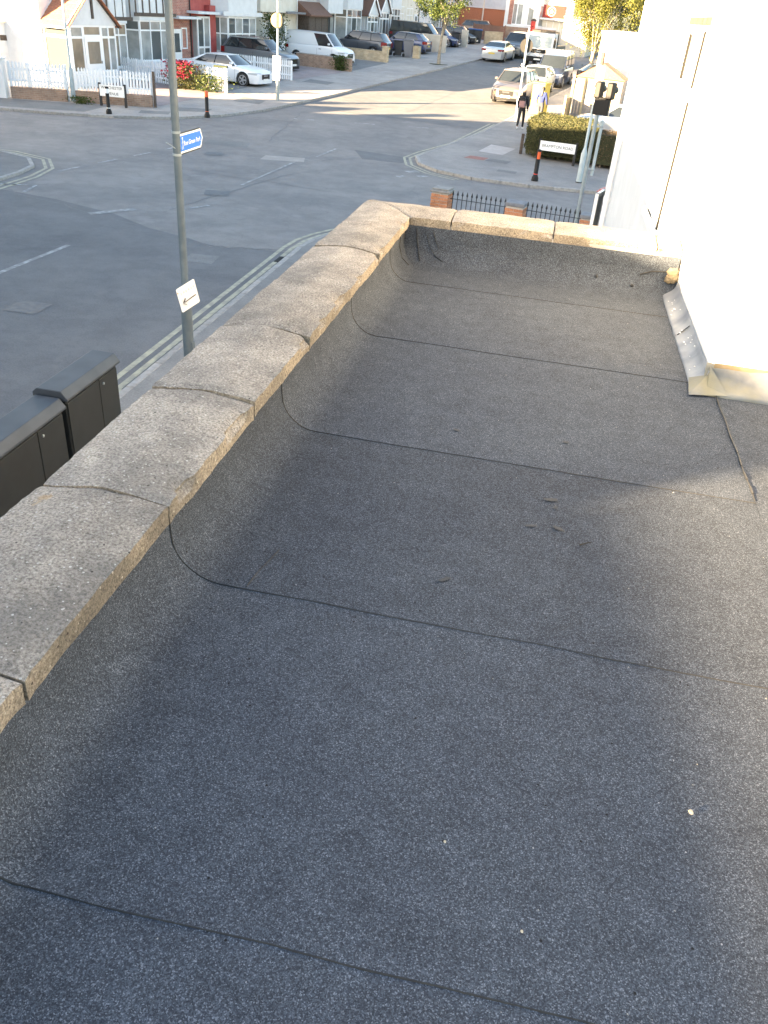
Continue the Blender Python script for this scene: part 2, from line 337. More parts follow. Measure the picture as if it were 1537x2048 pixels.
M['cab_top'] = mat('cabinet_lid_paint', (0.035, 0.042, 0.052), 0.5, (0.052, 0.06, 0.072), 4, 5)
M['sign_white'] = mat('sign_white', (0.80, 0.80, 0.79), 0.4)
M['sign_blue'] = mat('sign_blue', (0.02, 0.17, 0.62), 0.4)
M['sign_red'] = mat('sign_red', (0.55, 0.04, 0.03), 0.45)
M['orange_refl'] = mat('orange_reflective', (0.80, 0.12, 0.03), 0.4)
M['sign_black'] = mat('sign_black', (0.015, 0.015, 0.015), 0.5)
M['sign_grey'] = mat('sign_grey_back', (0.024, 0.022, 0.02), 0.6)
M['sign_pale'] = mat('faded_print', (0.55, 0.55, 0.56), 0.5)
M['cream_disc'] = mat('cream_disc', (0.25, 0.215, 0.13), 0.4)
M['fence'] = mat('white_fence_paint', (0.74, 0.76, 0.79), 0.6, (0.82, 0.83, 0.84), 6, 4)
M['pinewood'] = mat('pale_fence_wood', (0.33, 0.26, 0.15), 0.8, (0.41, 0.335, 0.21), 9, 5, rnd=0.1)
M['oldwood'] = mat('weathered_fence_wood', (0.22, 0.195, 0.175), 0.85, (0.29, 0.26, 0.235), 9, 5, rnd=0.1)
M['brownwood'] = mat('brown_fence_wood', (0.15, 0.075, 0.055), 0.85, (0.20, 0.11, 0.08), 9, 5, rnd=0.1)
M['glass'] = mat('window_glass', (0.085, 0.095, 0.095), 0.06, spec=0.8)
M['glass_net'] = mat('net_curtain_behind_glass', (0.36, 0.37, 0.365), 0.12, (0.23, 0.24, 0.235), 1.6, 3, spec=0.7)
M['glass_warm'] = mat('blind_behind_glass', (0.30, 0.25, 0.19), 0.12, (0.20, 0.17, 0.13), 1.5, 3, spec=0.7)
M['glass_pale'] = mat('washed_out_pane', (0.74, 0.73, 0.70), 0.2)  # pale colour stands in for glare washing out the panes
M['car_glass'] = mat('car_glass', (0.022, 0.027, 0.03), 0.04, spec=0.9)
M['tyre'] = mat('tyre_rubber', (0.02, 0.02, 0.021), 0.85)
M['alloy'] = mat('alloy_wheel', (0.45, 0.46, 0.48), 0.35, metal=0.7)
M['chrome'] = mat('chrome', (0.6, 0.6, 0.6), 0.15, metal=1.0)
M['lamp_glass'] = mat('headlamp_glass', (0.42, 0.45, 0.48), 0.08, spec=0.9)
M['tail_red'] = mat('tail_lamp_red', (0.24, 0.010, 0.009), 0.15, spec=0.8)
M['amber'] = mat('amber_lens', (0.75, 0.25, 0.03), 0.25)
M['plate_y'] = mat('yellow_number_plate', (0.70, 0.52, 0.08), 0.4)
M['plate_w'] = mat('white_number_plate', (0.75, 0.75, 0.73), 0.4)
M['bin_black'] = mat('black_bin_plastic', (0.022, 0.023, 0.027), 0.55)
M['bin_grey'] = mat('grey_bin_plastic', (0.17, 0.17, 0.19), 0.55)
M['bin_blue'] = mat('blue_bin_plastic', (0.03, 0.10, 0.28), 0.5)
M['bin_pink'] = mat('faded_red_plastic', (0.55, 0.20, 0.17), 0.6)
M['cab_yellow'] = mat('yellow_green_paint', (0.30, 0.275, 0.035), 0.6, (0.34, 0.31, 0.06), 4, 4)
M['bark'] = mat('bark', (0.16, 0.13, 0.10), 0.9, (0.28, 0.25, 0.21), 7, 5, 0.01, 18)
M['bark_pale'] = mat('pale_bark', (0.36, 0.31, 0.25), 0.9, (0.20, 0.17, 0.13), 7, 5, 0.008, 18)
M['hedge'] = leaf_material('hedge_leaf', (0.042, 0.053, 0.018), (0.085, 0.088, 0.032), (0.125, 0.115, 0.05))
M['hedge_brown'] = leaf_material('dry_hedge_leaf', (0.055, 0.04, 0.022), (0.12, 0.085, 0.05), (0.17, 0.125, 0.075))
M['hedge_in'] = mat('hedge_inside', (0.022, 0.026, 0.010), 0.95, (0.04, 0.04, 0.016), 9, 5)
M['leaf_green'] = leaf_material('street_tree_leaf', (0.035, 0.06, 0.015), (0.07, 0.10, 0.025), (0.12, 0.15, 0.04))
M['leaf_yellow'] = leaf_material('birch_leaf', (0.07, 0.08, 0.016), (0.125, 0.13, 0.025), (0.19, 0.18, 0.04))
M['leaf_dark'] = leaf_material('dark_tree_leaf', (0.02, 0.032, 0.012), (0.04, 0.055, 0.02), (0.07, 0.085, 0.03))
M['petal'] = leaf_material('red_petal', (0.26, 0.015, 0.035), (0.36, 0.02, 0.06), (0.45, 0.05, 0.10))
M['petal_pink'] = leaf_material('pink_petal', (0.70, 0.05, 0.22), (0.75, 0.08, 0.28), (0.8, 0.12, 0.35))
M['skin'] = mat('skin', (0.30, 0.17, 0.11), 0.6)
M['hair'] = mat('dark_hair', (0.012, 0.010, 0.010), 0.5)
M['cloth_black'] = mat('black_cloth', (0.014, 0.014, 0.017), 0.9)
M['cloth_pink'] = mat('pink_cloth', (0.30, 0.17, 0.165), 0.9)
M['cloth_blue'] = mat('blue_cloth', (0.02, 0.034, 0.13), 0.9)
M['cloth_grey'] = mat('grey_cloth', (0.05, 0.052, 0.062), 0.9)
def paint(name, c, metal=0.0, rough=0.3):
    M[name] = mat(name, c, rough, metal=metal, coat=0.7)
paint('paint_white', (0.72, 0.74, 0.77)); paint('paint_grey', (0.15, 0.16, 0.175), 0.45); paint('paint_darkblue', (0.045, 0.055, 0.075), 0.4)
paint('paint_blue', (0.035, 0.055, 0.13), 0.3); paint('paint_black', (0.018, 0.019, 0.022)); paint('paint_silver', (0.50, 0.52, 0.55), 0.5)
paint('paint_bronze', (0.19, 0.165, 0.155), 0.5); paint('paint_brown', (0.20, 0.12, 0.07), 0.3); paint('paint_navy', (0.04, 0.055, 0.10), 0.35); paint('paint_palesilver', (0.42, 0.46, 0.50), 0.45)

# ------------------------------------------------------------------ ground, road, pavements
def sheet(name, poly, dz, m, parent=None, base=True):
    """flat polygon laid on the ground at height dz above it, cut so that it follows the rise"""
    bm = bmesh.new(); vs = [bm.verts.new((p[0], p[1], 0)) for p in poly]; bm.faces.new(vs)
    ys = [p[1] for p in poly]
    for y in [28, 29, 30, 31, 32, 33, 34, 35, 36]:
        if min(ys) < y < max(ys):
            bmesh.ops.bisect_plane(bm, geom=bm.verts[:] + bm.edges[:] + bm.faces[:], plane_co=(0, y, 0), plane_no=(0, 1, 0))
    bmesh.ops.triangulate(bm, faces=bm.faces[:])
    for v in bm.verts: v.co.z = G(v.co.y) + dz
    bmesh.ops.recalc_face_normals(bm, faces=bm.faces[:])
    for f in bm.faces:
        if f.normal.z < 0: f.normal_flip()
    me = bpy.data.meshes.new(name); bm.to_mesh(me); bm.free()
    return put(name, me, m, parent)
def strip(name, pts, w, dz, m, parent=None):
    """painted line of width w along points"""
    out = []
    for i in range(len(pts) - 1):
        a = Vector(pts[i]); b = Vector(pts[i + 1]); n = max(1, int((b - a).length / 1.5))
        out += [a.lerp(b, k / n) for k in range(n)]
    out.append(Vector(pts[-1])); L = []; Rr = []
    for i, p in enumerate(out):
        d = (out[min(i + 1, len(out) - 1)] - out[max(i - 1, 0)]).normalized(); nrm = Vector((-d.y, d.x))
        for lst, s in ((L, 1), (Rr, -1)):
            q = p + nrm * s * w / 2; lst.append((q.x, q.y, G(q.y) + dz))
    mb = MB(); mb.grid([Rr, L]); return mb.obj(name, m, parent)

g = MB(); ysamp = [-400, -100, -40] + list(range(-20, 28, 8)) + list(range(28, 37)) + [40, 60, 90, 130, 200, 320]
g.grid([[(x, y, G(min(y, 130)) - 0.03) for x in (-400, -120, -60, -30, -10, 10, 30, 60, 120, 400)] for y in ysamp])
struct(g.obj('ground', M['ground'], smooth=60))
a9 = R(9.9); UD = Vector((math.sin(a9), math.cos(a9))); ND = Vector((math.cos(a9), -math.sin(a9)))   # along / across the street ahead
kL = lambda y: -12.06 + 0.174 * (y - 46.9)      # left kerb of the street ahead
kR = lambda y: -2.75 + 0.174 * (y - 43.0)       # right kerb
road = struct(sheet('road', [(-16, -60), (-3.0, -60), (-3.0, 22), (40, 26), (40, 34), (0, 34), (-2, 44), (kR(130) + 3, 130), (kL(130) - 3, 130), (-17, 44), (-40, 38), (-90, 22), (-90, 2), (-40, 16), (-16, 22)], 0.0, M['road']))
sheet('newer_surface', [(-14.84, -40), (-5.43, -40), (-5.43, 18.0), (-6.3, 17.9), (-7.3, 17.6), (-8.1, 18.1), (-9.2, 18.5), (-10.6, 19.4), (-12.6, 20.1), (-14.84, 20.5)], 0.004, M['road_dark'], road)
M['road_mid'] = asphalt_material('street_asphalt', (0.168, 0.163, 0.161), (0.195, 0.19, 0.187), 0.12)
sheet('street_surface', [(-12.75, 42.9), (-9, 41.9), (-5.5, 41.5), (-3.1, 41.2), (kR(70) - .12, 70), (kR(120) - .12, 120), (kL(120) + .12, 120), (kL(70) + .12, 70)], 0.004, M['road_mid'], road)
sheet('asphalt_patch', [(-10.1, 29.2), (-8.6, 29.6), (-8.8, 30.4), (-10.2, 30.1)], 0.004, M['pave'], road)
sheet('asphalt_patch', [(-12.9, 30.9), (-11.3, 31.2), (-11.5, 32.2), (-13.1, 31.8)], 0.004, M['pave_dark'], road)
sheet('asphalt_patch', [(-6.9, 31.5), (-5.4, 31.6), (-5.3, 32.8), (-7.6, 33.2)], 0.004, M['road_dark'], road)

def pavement(name, poly, kerbs, m=None, h=0.10, top=None):
    o = struct(sheet(name, poly, h, m or M['pave']))
    st = []
    for line in kerbs:                                      # kerb stones, each its own piece
        pts = [Vector(p) for p in line]; carry = 0.0
        for a, b in zip(pts, pts[1:]):
            L = (b - a).length; d = (b - a) / L; n = max(1, round(L / 0.915))
            for k in range(n):
                p = a + d * (k + 0.5) * L / n; st.append((p, math.atan2(d.y, d.x), L / n))
    for p, ang, L in st:
        mb = MB(); mb.box(-L / 2 + 0.006, L / 2 - 0.006, -0.065, 0.065, -0.10, h + 0.008 + random.uniform(-.004, .004))
        k = mb.obj('kerb_stone', M['kerb'], o, bevel=0.012)
        sl = G(p.y + 0.3) - G(p.y - 0.3)
        k.location = (p.x, p.y, G(p.y)); k.rotation_euler = (0, -math.atan2(sl * math.sin(ang), 0.6), ang)
    return o
def arc(cx, cy, r, a0, a1, n): return [(cx + r * math.cos(R(a0 + (a1 - a0) * i / n)), cy + r * math.sin(R(a0 + (a1 - a0) * i / n))) for i in range(n + 1)]

# near pavement below our wall, with its corner
near_k = [(-5.35, -45), (-5.35, 18.2)] + arc(-1.4, 18.2, 3.95, 180, 95, 7)[1:] + [(6, 23.2), (30, 26.0)]
pavement('near_pavement', near_k + [(30, -45)], [[(-5.35, 6), (-5.35, 18.2)] + arc(-1.4, 18.2, 3.95, 180, 95, 7)[1:] + [(6, 23.2)]], asphalt_material('near_pavement_asphalt', (0.215, 0.205, 0.195), (0.26, 0.245, 0.235), 0.0))
# far right corner pavement and footway along the right of the street
fr_k = [(30, 33.8), (6, 30.8), (1.9, 30.0), (-0.6, 29.75), (-2.6, 29.95), (-3.9, 30.6), (-4.75, 31.6), (-5.05, 32.8), (-4.75, 34.2)] + [(kR(y), y) for y in (40, 46, 52, 58, 64, 70, 80, 100, 125)]
far_right = pavement('far_right_pavement', fr_k + [(30, 125)], [fr_k[1:14]], asphalt_material('corner_pavement_asphalt', (0.275, 0.255, 0.24), (0.33, 0.305, 0.285), 0.0), 0.10)
# left corner ahead and footway along the houses
fl_k = [(kL(y), y) for y in (125, 100, 90, 80, 70, 60, 52, 46.9)] + [(-12.95, 42.5), (-13.6, 39.6), (-14.7, 37.1), (-16.2, 35.3), (-18.2, 34.2), (-20.2, 33.6), (-23.2, 33.0), (-40, 28.6), (-90, 14)]
far_left = pavement('far_left_pavement', fl_k + [(-90, 125)], [fl_k[1:-2]])
# near left corner
nl_k = [(-90, 3), (-40, 18.5), (-24, 23.6), (-19.3, 24.9), (-17.3, 25.0), (-16.1, 24.5), (-15.35, 23.5), (-15.1, 22.3), (-15.0, 20.5), (-14.9, 17), (-14.9, -45)]
pavement('near_left_pavement', nl_k + [(-90, -45)], [nl_k[2:9] + [(-14.9, 12)]], M['pave_dark'], 0.07)

# painted lines
def yl(pts): strip('yellow_line', pts, 0.10, 0.008, M['yellow_line'], road)
yl([(-5.78, 4), (-5.78, 18.4)]); yl([(-5.58, 4), (-5.58, 18.4)])
yl(arc(-1.4, 18.4, 4.38, 180, 120, 6)); yl(arc(-1.4, 18.4, 4.18, 180, 120, 6))
for o_ in (0.28, 0.50):
    yl([(kR(y) - o_, y) for y in (43.2, 40, 37)] + [(-4.75 - o_, 34.2), (-5.05 - o_, 32.8), (-4.75 - o_ * .9, 31.5 - o_ * .3), (-3.95 - o_ * .7, 30.55 - o_ * .7), (-2.9 - o_ * .5, 30.02 - o_)])
    yl([(-24, 23.6 + o_), (-19.3, 24.95 + o_), (-17.2, 25.05 + o_), (-15.95 + o_ * .5, 24.6 + o_ * .8), (-15.2 + o_ * .8, 23.5 + o_ * .4), (-14.98 + o_, 22.3), (-14.9 + o_, 20.0), (-14.8 + o_, 15.2)])
strip('yellow_line', [(-5.9, 9.75), (-5.30, 9.75)], 0.12, 0.012, M['yellow_line'], road)
def wl(pts, w=0.10): strip('white_line', pts, w, 0.008, M['white_line'], road)
wl([(-10.25, 12.2), (-10.05, 16.3)], 0.11); wl([(-10.6, 2), (-10.4, 8)], 0.11)
wl([(-11.1, 19.1), (-10.35, 20.1)], 0.22); wl([(-9.2, 20.9), (-8.9, 21.5)], 0.13)
wl([(-15.0, 20.9), (-13.9, 21.3), (-13.7, 20.4)], 0.12)
for i in range(4):                                   # give way dashes across the cross street mouth
    t0 = i / 4.0; a_ = Vector((-14.5, 23.2)).lerp(Vector((-13.3, 30.6)), t0 + 0.03); b_ = Vector((-14.5, 23.2)).lerp(Vector((-13.3, 30.6)), t0 + 0.16); wl([a_, b_], 0.12)
wl([(-9.1, 24.6), (-8.9, 29.4)], 0.09); wl([(-8.5, 30.9), (-8.3, 33.0)], 0.09)
wl([(-4.95, 30.0), (-4.6, 30.35)], 0.3); wl([(-4.45, 29.4), (-4.15, 29.7)], 0.25); wl([(-5.1, 28.9), (-4.85, 29.2)], 0.25)
for t0 in (0.05, 0.35, 0.62): wl([Vector((-12.4, 38.6)).lerp(Vector((-3.4, 40.6)), t0 + .02), Vector((-12.4, 38.6)).lerp(Vector((-3.4, 40.6)), t0 + .12)], 0.14)
def wander(a, b, n, amp, seed):
    a = Vector(a); b = Vector(b); nr = Vector((a.y - b.y, b.x - a.x)).normalized(); return [a.lerp(b, i / n) + nr * amp * mnoise.noise(Vector((i * .6, seed, 0))) for i in range(n + 1)]
M['tar'] = mat('tar_sealing', (0.085, 0.085, 0.09), 0.6, (0.12, 0.12, 0.12), 9, 4)
for i, (a_, b_, w_) in enumerate((((-14.6, 20.55), (-7.2, 17.7), .05), ((-7.2, 17.7), (-5.5, 18.1), .04), ((-12.5, 42.6), (-3.2, 41.0), .05), ((-9.6, 20.5), (-8.3, 27.5), .03), ((-12.2, 26.0), (-6.4, 25.2), .03), ((-8.2, 30.2), (-5.3, 33.5), .03), ((-11.0, 33.0), (-12.0, 40.5), .03), ((-7.5, 44), (-5.5, 60), .035))): strip('tar_line', wander(a_, b_, 18, .22, i * 3.3), w_, 0.0065, M['tar'], road)
def cover(x, y, rx, ry, ang, m='pave_dark', dz=.010):
    pts = [(x + a_ * rx * math.cos(ang) - b_ * ry * math.sin(ang), y + a_ * rx * math.sin(ang) + b_ * ry * math.cos(ang)) for a_, b_ in ((-1, -1), (1, -1), (1, 1), (-1, 1))]; sheet('inspection_cover', pts, dz, M[m], road)
cover(-7.1, 16.6, .32, .32, .1); cover(-9.3, 23.1, .35, .35, .3, 'tar'); cover(-11.8, 29.2, .33, .33, .2, 'tar'); cover(-8.6, 12.4, .3, .3, 0, 'tar')
# drain gully in the near gutter
gd = MB(); gd.box(-5.62, -5.42, 17.1, 17.55, 0.004, 0.016)
for k in range(5): gd.box(-5.60, -5.44, 17.13 + k * .085, 17.165 + k * .085, 0.016, 0.026)
gd.obj('drain_grate', M['black_matt'], road)
# covers and a painted patch of sun in the far right pavement
sheet('sun_patch', [(-2.95, 35.3), (-1.95, 35.0), (-1.55, 36.7), (-2.6, 37.1)], 0.104, mat('pale_sun_patch', (0.40, 0.36, 0.34), 0.9, (0.47, 0.43, 0.41), 4, 5), far_right)  # patch of sunlight painted as a paler sheet
sheet('red_cover', [(-3.35, 33.55), (-2.55, 33.45), (-2.4, 34.05), (-3.15, 34.15)], 0.106, mat('red_paving', (0.26, 0.12, 0.10), 0.9, (0.32, 0.16, 0.13), 5, 5), far_right)
sheet('inspection_cover', [(-2.52, 33.42), (-1.65, 33.25), (-1.5, 33.85), (-2.37, 34.0)], 0.106, M['pave_dark'], far_right)
sheet('inspection_cover', [(-1.9, 31.5), (-1.2, 31.45), (-1.15, 31.9), (-1.85, 31.95)], 0.106, M['pave_dark'], far_right)
sheet('inspection_cover', [(-17.7, 35.4), (-16.5, 35.8), (-16.7, 36.5), (-17.9, 36.1)], 0.106, M['pave_dark'], far_left)
sheet('asphalt_patch', [(-16.6, 36.9), (-15.4, 37.4), (-15.5, 38.3), (-16.9, 37.8)], 0.106, M['pave_dark'], far_left)
sheet('asphalt_patch', [(-15.6, 41.2), (-14.2, 41.0), (-14.3, 42.3), (-15.6, 42.8)], 0.106, M['pave_dark'], far_left)
sheet('asphalt_patch', [(-14.9, 50.5), (-13.3, 50.3), (-13.2, 51.6), (-14.8, 52.0)], 0.106, M['pave_dark'], far_left)
sheet('dark_surface', [(-40, 29.3), (-23.2, 33.35), (-19.6, 34.3), (-19.5, 36.3), (-23.9, 35.4), (-40, 31.5)], 0.105, M['pave_dark'], far_left)
drv = sheet('drive_paving', [(-17.7, 37.6), (-16.9, 43.2), (-22.5, 44.5), (-22.5, 38.6)], 0.107, M['drive'], far_left)
sheet('drive_paving', [(-16.9, 44.2), (-15.9, 50.3), (-22.3, 51.5), (-23.2, 45.2)], 0.107, M['pave_dark'], far_left)
sheet('drive_paving', [(-15.4, 51.2), (-13.9, 57.3), (-21.5, 58.6), (-22.3, 51.9)], 0.107, M['drive'], far_left)
sheet('drive_paving', [(-13.7, 58.4), (-12.8, 65.0), (-20.3, 66.0), (-21.2, 58.8)], 0.107, M['pave_dark'], far_left)
sheet('forecourt', [(-4.0, 5.0), (-3.2, 20.3), (8, 20.3), (8, 5)], 0.108, mat('buff_paving', (0.42, 0.30, 0.23), 0.9, (0.48, 0.36, 0.28), 3, 5), bpy.data.objects['near_pavement'])


# ------------------------------------------------------------------ our flat roof: felt sheets, parapet, coping
ZR, ZC = 3.715, 3.96                     # roof surface, coping edge
XI, XO, YI, YO = -0.750, -1.078, 4.815, 5.160
roof = thing('flat_roof', 'flat roof of charcoal mineral felt with a stone coped parapet above the road', 'roof', (0, 0, 0))
w = MB(); w.box(XO + .035, XI - .032, -6, YO - .035, 0.05, ZC - .05); w.box(XI - .032, 0.80, YI + .03, YO - .035, 0.05, ZC - .05)
w.box(XI - .032, 2.9, -6, YI + .03, 0.05, ZR - .05); w.obj('wall', M['cream'], roof)

def fprof(xr):
    """section of a felt sheet: up the parapet, round the fillet, out over the deck"""
    p = [(-0.774, ZR + 0.205), (-0.774, ZR + 0.165), (-0.772, ZR + 0.125)]
    for i in range(1, 8):
        t = i / 7 * math.pi / 2; p.append((-0.772 + 0.125 * (1 - math.cos(t)), ZR + 0.125 * (1 - math.sin(t))))
    x = -0.52
    while x < xr - 0.1: p.append((x, ZR)); x += 0.14
    p.append((xr, ZR)); return p
def wob(x, y): return 0.0022 * mnoise.noise(Vector((x * 1.3, y * 1.1, 3.1))) + 0.0010 * mnoise.noise(Vector((x * 5, y * 5, 9.0)))
def felt(y0, y1, xr, xs=None, jog=0.0):
    pr = [(x, z) for x, z in fprof(xr)] if xs is None else [(xs + (xr - xs) * i / 12, ZR) for i in range(13)]
    rows = []; n = 9
    def nrm(i):
        a = Vector(pr[max(i - 1, 0)]); b = Vector(pr[min(i + 1, len(pr) - 1)]); d = (b - a).normalized(); v = Vector((-d.y, d.x)); return v if v.y > 0 or v.x > .5 else -v
    ns = [nrm(i) for i in range(len(pr))]
    def row(y, off, jit=0.0):
        r = []
        for i, (x, z) in enumerate(pr):
            yy = y + jit * mnoise.noise(Vector((x * 6, y * 3, 1.7))) + jit * 0.5 * mnoise.noise(Vector((x * 31, y, 4.2))) + jog * (x - pr[0][0])
            k = off + wob(x, yy); q = ns[i]
            r.append((x + q.x * k, yy, z + q.y * k))
        return r
    rows.append(row(y0, -0.004, .004)); rows.append(row(y0, 0.0016, .004))
    for k in range(1, n + 1): rows.append(row(y0 + (y1 - y0) * k / n, 0.0016 * (1 - k / n) - 0.0012 * k / n, .004 if k == n else 0))
    mb = MB(); mb.grid(rows); return mb.obj('felt_sheet', M['felt'], roof, smooth=50), rows[0], ns
seams = []
for i, (a, b, xr, jg) in enumerate([(-1.9, -.98, 2.6, 0), (-1.08, -.13, 2.6, 0), (-.22, .80, 2.6, .01), (.672, 1.65, 2.6, .008), (1.535, 2.56, 2.6, -.004), (2.44, 3.56, 0.865, -.004), (3.46, 4.48, .80, -.012), (4.36, 4.80, .80, -.01)]):
    o, r0, ns = felt(a, b, xr, jog=jg); seams.append((r0, ns))
felt(2.30, 3.42, 2.6, xs=0.84)
for (r0, ns) in seams[2:]:                         # bitumen squeezed out along each lap
    mb = MB(); A = []; B_ = []
    pts = []
    for i in range(len(r0) - 1):
        for k in range(5): pts.append((Vector(r0[i]).lerp(Vector(r0[i + 1]), k / 5), ns[i]))
    for p, q in pts:
        wd = 0.0002 + 0.0018 * max(0, mnoise.noise(Vector((p.x * 14, p.y * 9, p.z * 9))) + .25); up = Vector((q.x, 0, q.y))
        A.append(p + up * 0.0052 + Vector((0, -wd, 0))); B_.append(p + up * 0.0058 + Vector((0, 0.0005, 0)))
    C_ = [p - Vector((0, .002, .004)) for p in A]
    mb.grid([C_, A, B_]); mb.obj('bead_fold_line', M['bitumen'], roof)
mb = MB(); A = [Vector((.838 + .002 * math.sin(y * 23), y, ZR + .0045)) for y in [2.44 + i * .05 for i in range(19)]]
for p, q in zip(A, A[1:]): mb.tube(p, q, .0028 + .0012 * math.sin(p.y * 61), n=6)
mb.obj('bead_fold_line', M['bitumen'], roof)
# felt turned up the far parapet, wrinkled in the corner
rows = []
for j in range(40):
    x = -0.77 + 1.57 * j / 39; row = []
    for i in range(12):
        if i < 4: y, z = 4.79, ZR + 0.205 - i * 0.028
        else:
            t = min(1, (i - 4) / 6) * math.pi / 2; y, z = 4.79 - 0.14 * (1 - math.cos(t)), ZR + 0.0025 + 0.1205 * (1 - math.sin(t))
            if i == 11: y, z = 4.60, ZR - 0.004
        k = 0.006 * mnoise.noise(Vector((x * 9, z * 14, 2))) * (0.5 + 1.2 * max(0, 1 - (x + .77) / .5)) * (1 if 0 < i < 11 else .2)
        row.append((x, y - 0.004 - k, z + 0.001))
    rows.append(row)
mb = MB(); mb.grid(rows); mb.obj('felt_upstand', M['felt'], roof, smooth=60)
def bead(pts, w=0.006):
    mb = MB()
    for a, b in zip(pts, pts[1:]): mb.tube(a, b, w * random.uniform(.5, .8), w * random.uniform(.4, .8), n=6)
    mb.obj('bead_fold_line', M['bitumen'], roof)
def up(x, t, k=0.007):
    """point on the far upstand: t=0 at its top, 1 at the deck"""
    if t < .4: return (x, 4.79 - k, ZR + .205 - t / .4 * .084)
    q = (t - .4) / .6 * math.pi / 2; return (x, 4.79 - .14 * (1 - math.cos(q)) - k * math.cos(q), ZR + .004 + .119 * (1 - math.sin(q)) + k * math.sin(q))
bead([up(-.70, .05), up(-.695, .3), up(-.68, .55), up(-.655, .8)], .004)  # dark strips drawn for the shaded folds in the corner
bead([up(-.60, .1), up(-.585, .3), up(-.56, .5)], .003); bead([up(-.635, .2), up(-.62, .45), up(-.57, .66), up(-.52, .75)], .003)
bead([(-.765, 4.62, ZR + .19), (-.765, 4.615, ZR + .12), (-.745, 4.61, ZR + .06), (-.70, 4.60, ZR + .025)], .004)
bead([up(.60, .5), up(.66, .42), up(.74, .38)], .007); bead([up(.36, .62), up(.37, .66)], .012); bead([up(.56, .72), up(.575, .74)], .012)

def cop_prof():
    """section of a coping stone, t across from the inner face (0) to the outer (1)"""
    top = []
    for i in range(11):
        t = i / 10; top.append((t, 0.019 * (1 - (abs(2 * t - 1) ** 1.25)) + (-0.0005 if i in (0, 10) else 0)))
    return [(0.05, -0.052), (0.0, -0.050), (0.0, -0.028), (-0.003, -0.007)] + top + [(1.003, -0.007), (1.0, -0.052)]
CP = cop_prof()
def stone(place, s0, s1, seed, dz=0.0, lip=0.0):
    """place(s, t, h) -> point; s runs along the wall, t across"""
    mb = MB(); n = 24; rings = []
    for k in range(n + 1):
        ring = []
        for i, (t, h) in enumerate(CP):
            f0 = s0(t) if callable(s0) else s0; f1 = s1(t) if callable(s1) else s1
            s = f0 + (f1 - f0) * k / n
            p = Vector(place(s, t, h + dz))
            e = Vector((mnoise.noise(p * 9 + Vector((seed, 0, 0))), mnoise.noise(p * 9 + Vector((0, seed, 5))), mnoise.noise(p * 7 + Vector((3, 0, seed)))))
            fine = Vector((mnoise.noise(p * 42), mnoise.noise(p * 42 + Vector((7, 7, 7))), mnoise.noise(p * 38 + Vector((1, 2, 9)))))
            p += e * 0.0040 + fine * 0.0025
            ch = mnoise.noise(p * 11 + Vector((seed, 3, 3)))
            if i in (3, 4) and ch > .28: p += Vector(place(s, t + .05, h + dz - .006)) - Vector(place(s, t, h + dz))
            if k in (0, n):
                p.z -= 0.004 + 0.003 * abs(fine.x)
            ring.append(p)
        rings.append(ring)
    m_ = len(CP)
    for r in rings: mb.v += [tuple(p) for p in r]
    for k in range(n):
        for i in range(m_):
            j = (i + 1) % m_; mb.f.append((k * m_ + i, k * m_ + j, (k + 1) * m_ + j, (k + 1) * m_ + i))
    mb.f.append(tuple(range(m_ - 1, -1, -1))); mb.f.append(tuple(range(n * m_, (n + 1) * m_)))
    bmx = mb.mesh('coping_stone', smooth=38); b2 = bmesh.new(); b2.from_mesh(bmx); bmesh.ops.recalc_face_normals(b2, faces=b2.faces[:]); b2.to_mesh(bmx); b2.free()
    o = put('coping_stone', bmx, M['coping'], roof); return o
pl = lambda s, t, h: (XI + (XO - XI) * t, s, ZC + h)
bounds = [-2.1, -1.5, -.9, -.31, .285, .889, 1.492, 2.099, 2.694, 3.322, 3.938, 4.46]
for i, (a, b) in enumerate(zip(bounds, bounds[1:])):
    stone(pl, a + .0035, b - .0035, i * 3.7, random.uniform(-.003, .003))
mit = lambda t: YI + (YO - YI) * t
stone(pl, 4.4635, lambda t: mit(t) - .003, 50.1)
pf = lambda s, t, h: (s, YI + 0.012 * (s - XI) + (YO - YI) * t, ZC + h)
stone(pf, lambda t: XI + (XO - XI) * t + .004, -.512, 61.3)
for i, (a, b) in enumerate([(-.505, .080), (.088, .664)]): stone(pf, a, b, 70 + i * 4.1, random.uniform(-.002, .003))
stone(lambda s, t, h: (s, 4.80 + .02 + .33 * t, ZC + h - .004), .671, .806, 91.0)
mb = MB(); mb.box(XO + .02, XI - .012, -2, YO - .03, ZC - .056, ZC - .030); mb.box(XI - .012, .80, YI + .012, YO - .03, ZC - .056, ZC - .030)
mb.obj('mortar_bed', M['mortar'], roof)
# sand mortar daubed under the end stone
mb = MB(); mb.box(.672, .80, 4.795, 4.83, ZC - .085, ZC - .052); mb.obj('mortar_bed', M['putty'], roof, bevel=.006)
for (cx_, cy_, cz_, rx_, ry_, rz_2) in ((.776, 4.768, .120, .032, .020, .036), (.762, 4.762, .092, .026, .020, .022), (.785, 4.757, .098, .024, .022, .026)):
    bm = bmesh.new(); bmesh.ops.create_icosphere(bm, subdivisions=3, radius=1)
    for v in bm.verts:
        k = 1 + .35 * mnoise.noise(v.co * 2.1 + Vector((cx_ * 40, 0, 0))) + .16 * mnoise.noise(v.co * 6); v.co = Vector((cx_ + v.co.x * rx_ * k, cy_ + v.co.y * ry_ * k, ZR + cz_ + v.co.z * rz_2 * k))
    me = bpy.data.meshes.new('mortar_daub'); bm.to_mesh(me); bm.free(); put('mortar_daub', me, M['putty'], roof)

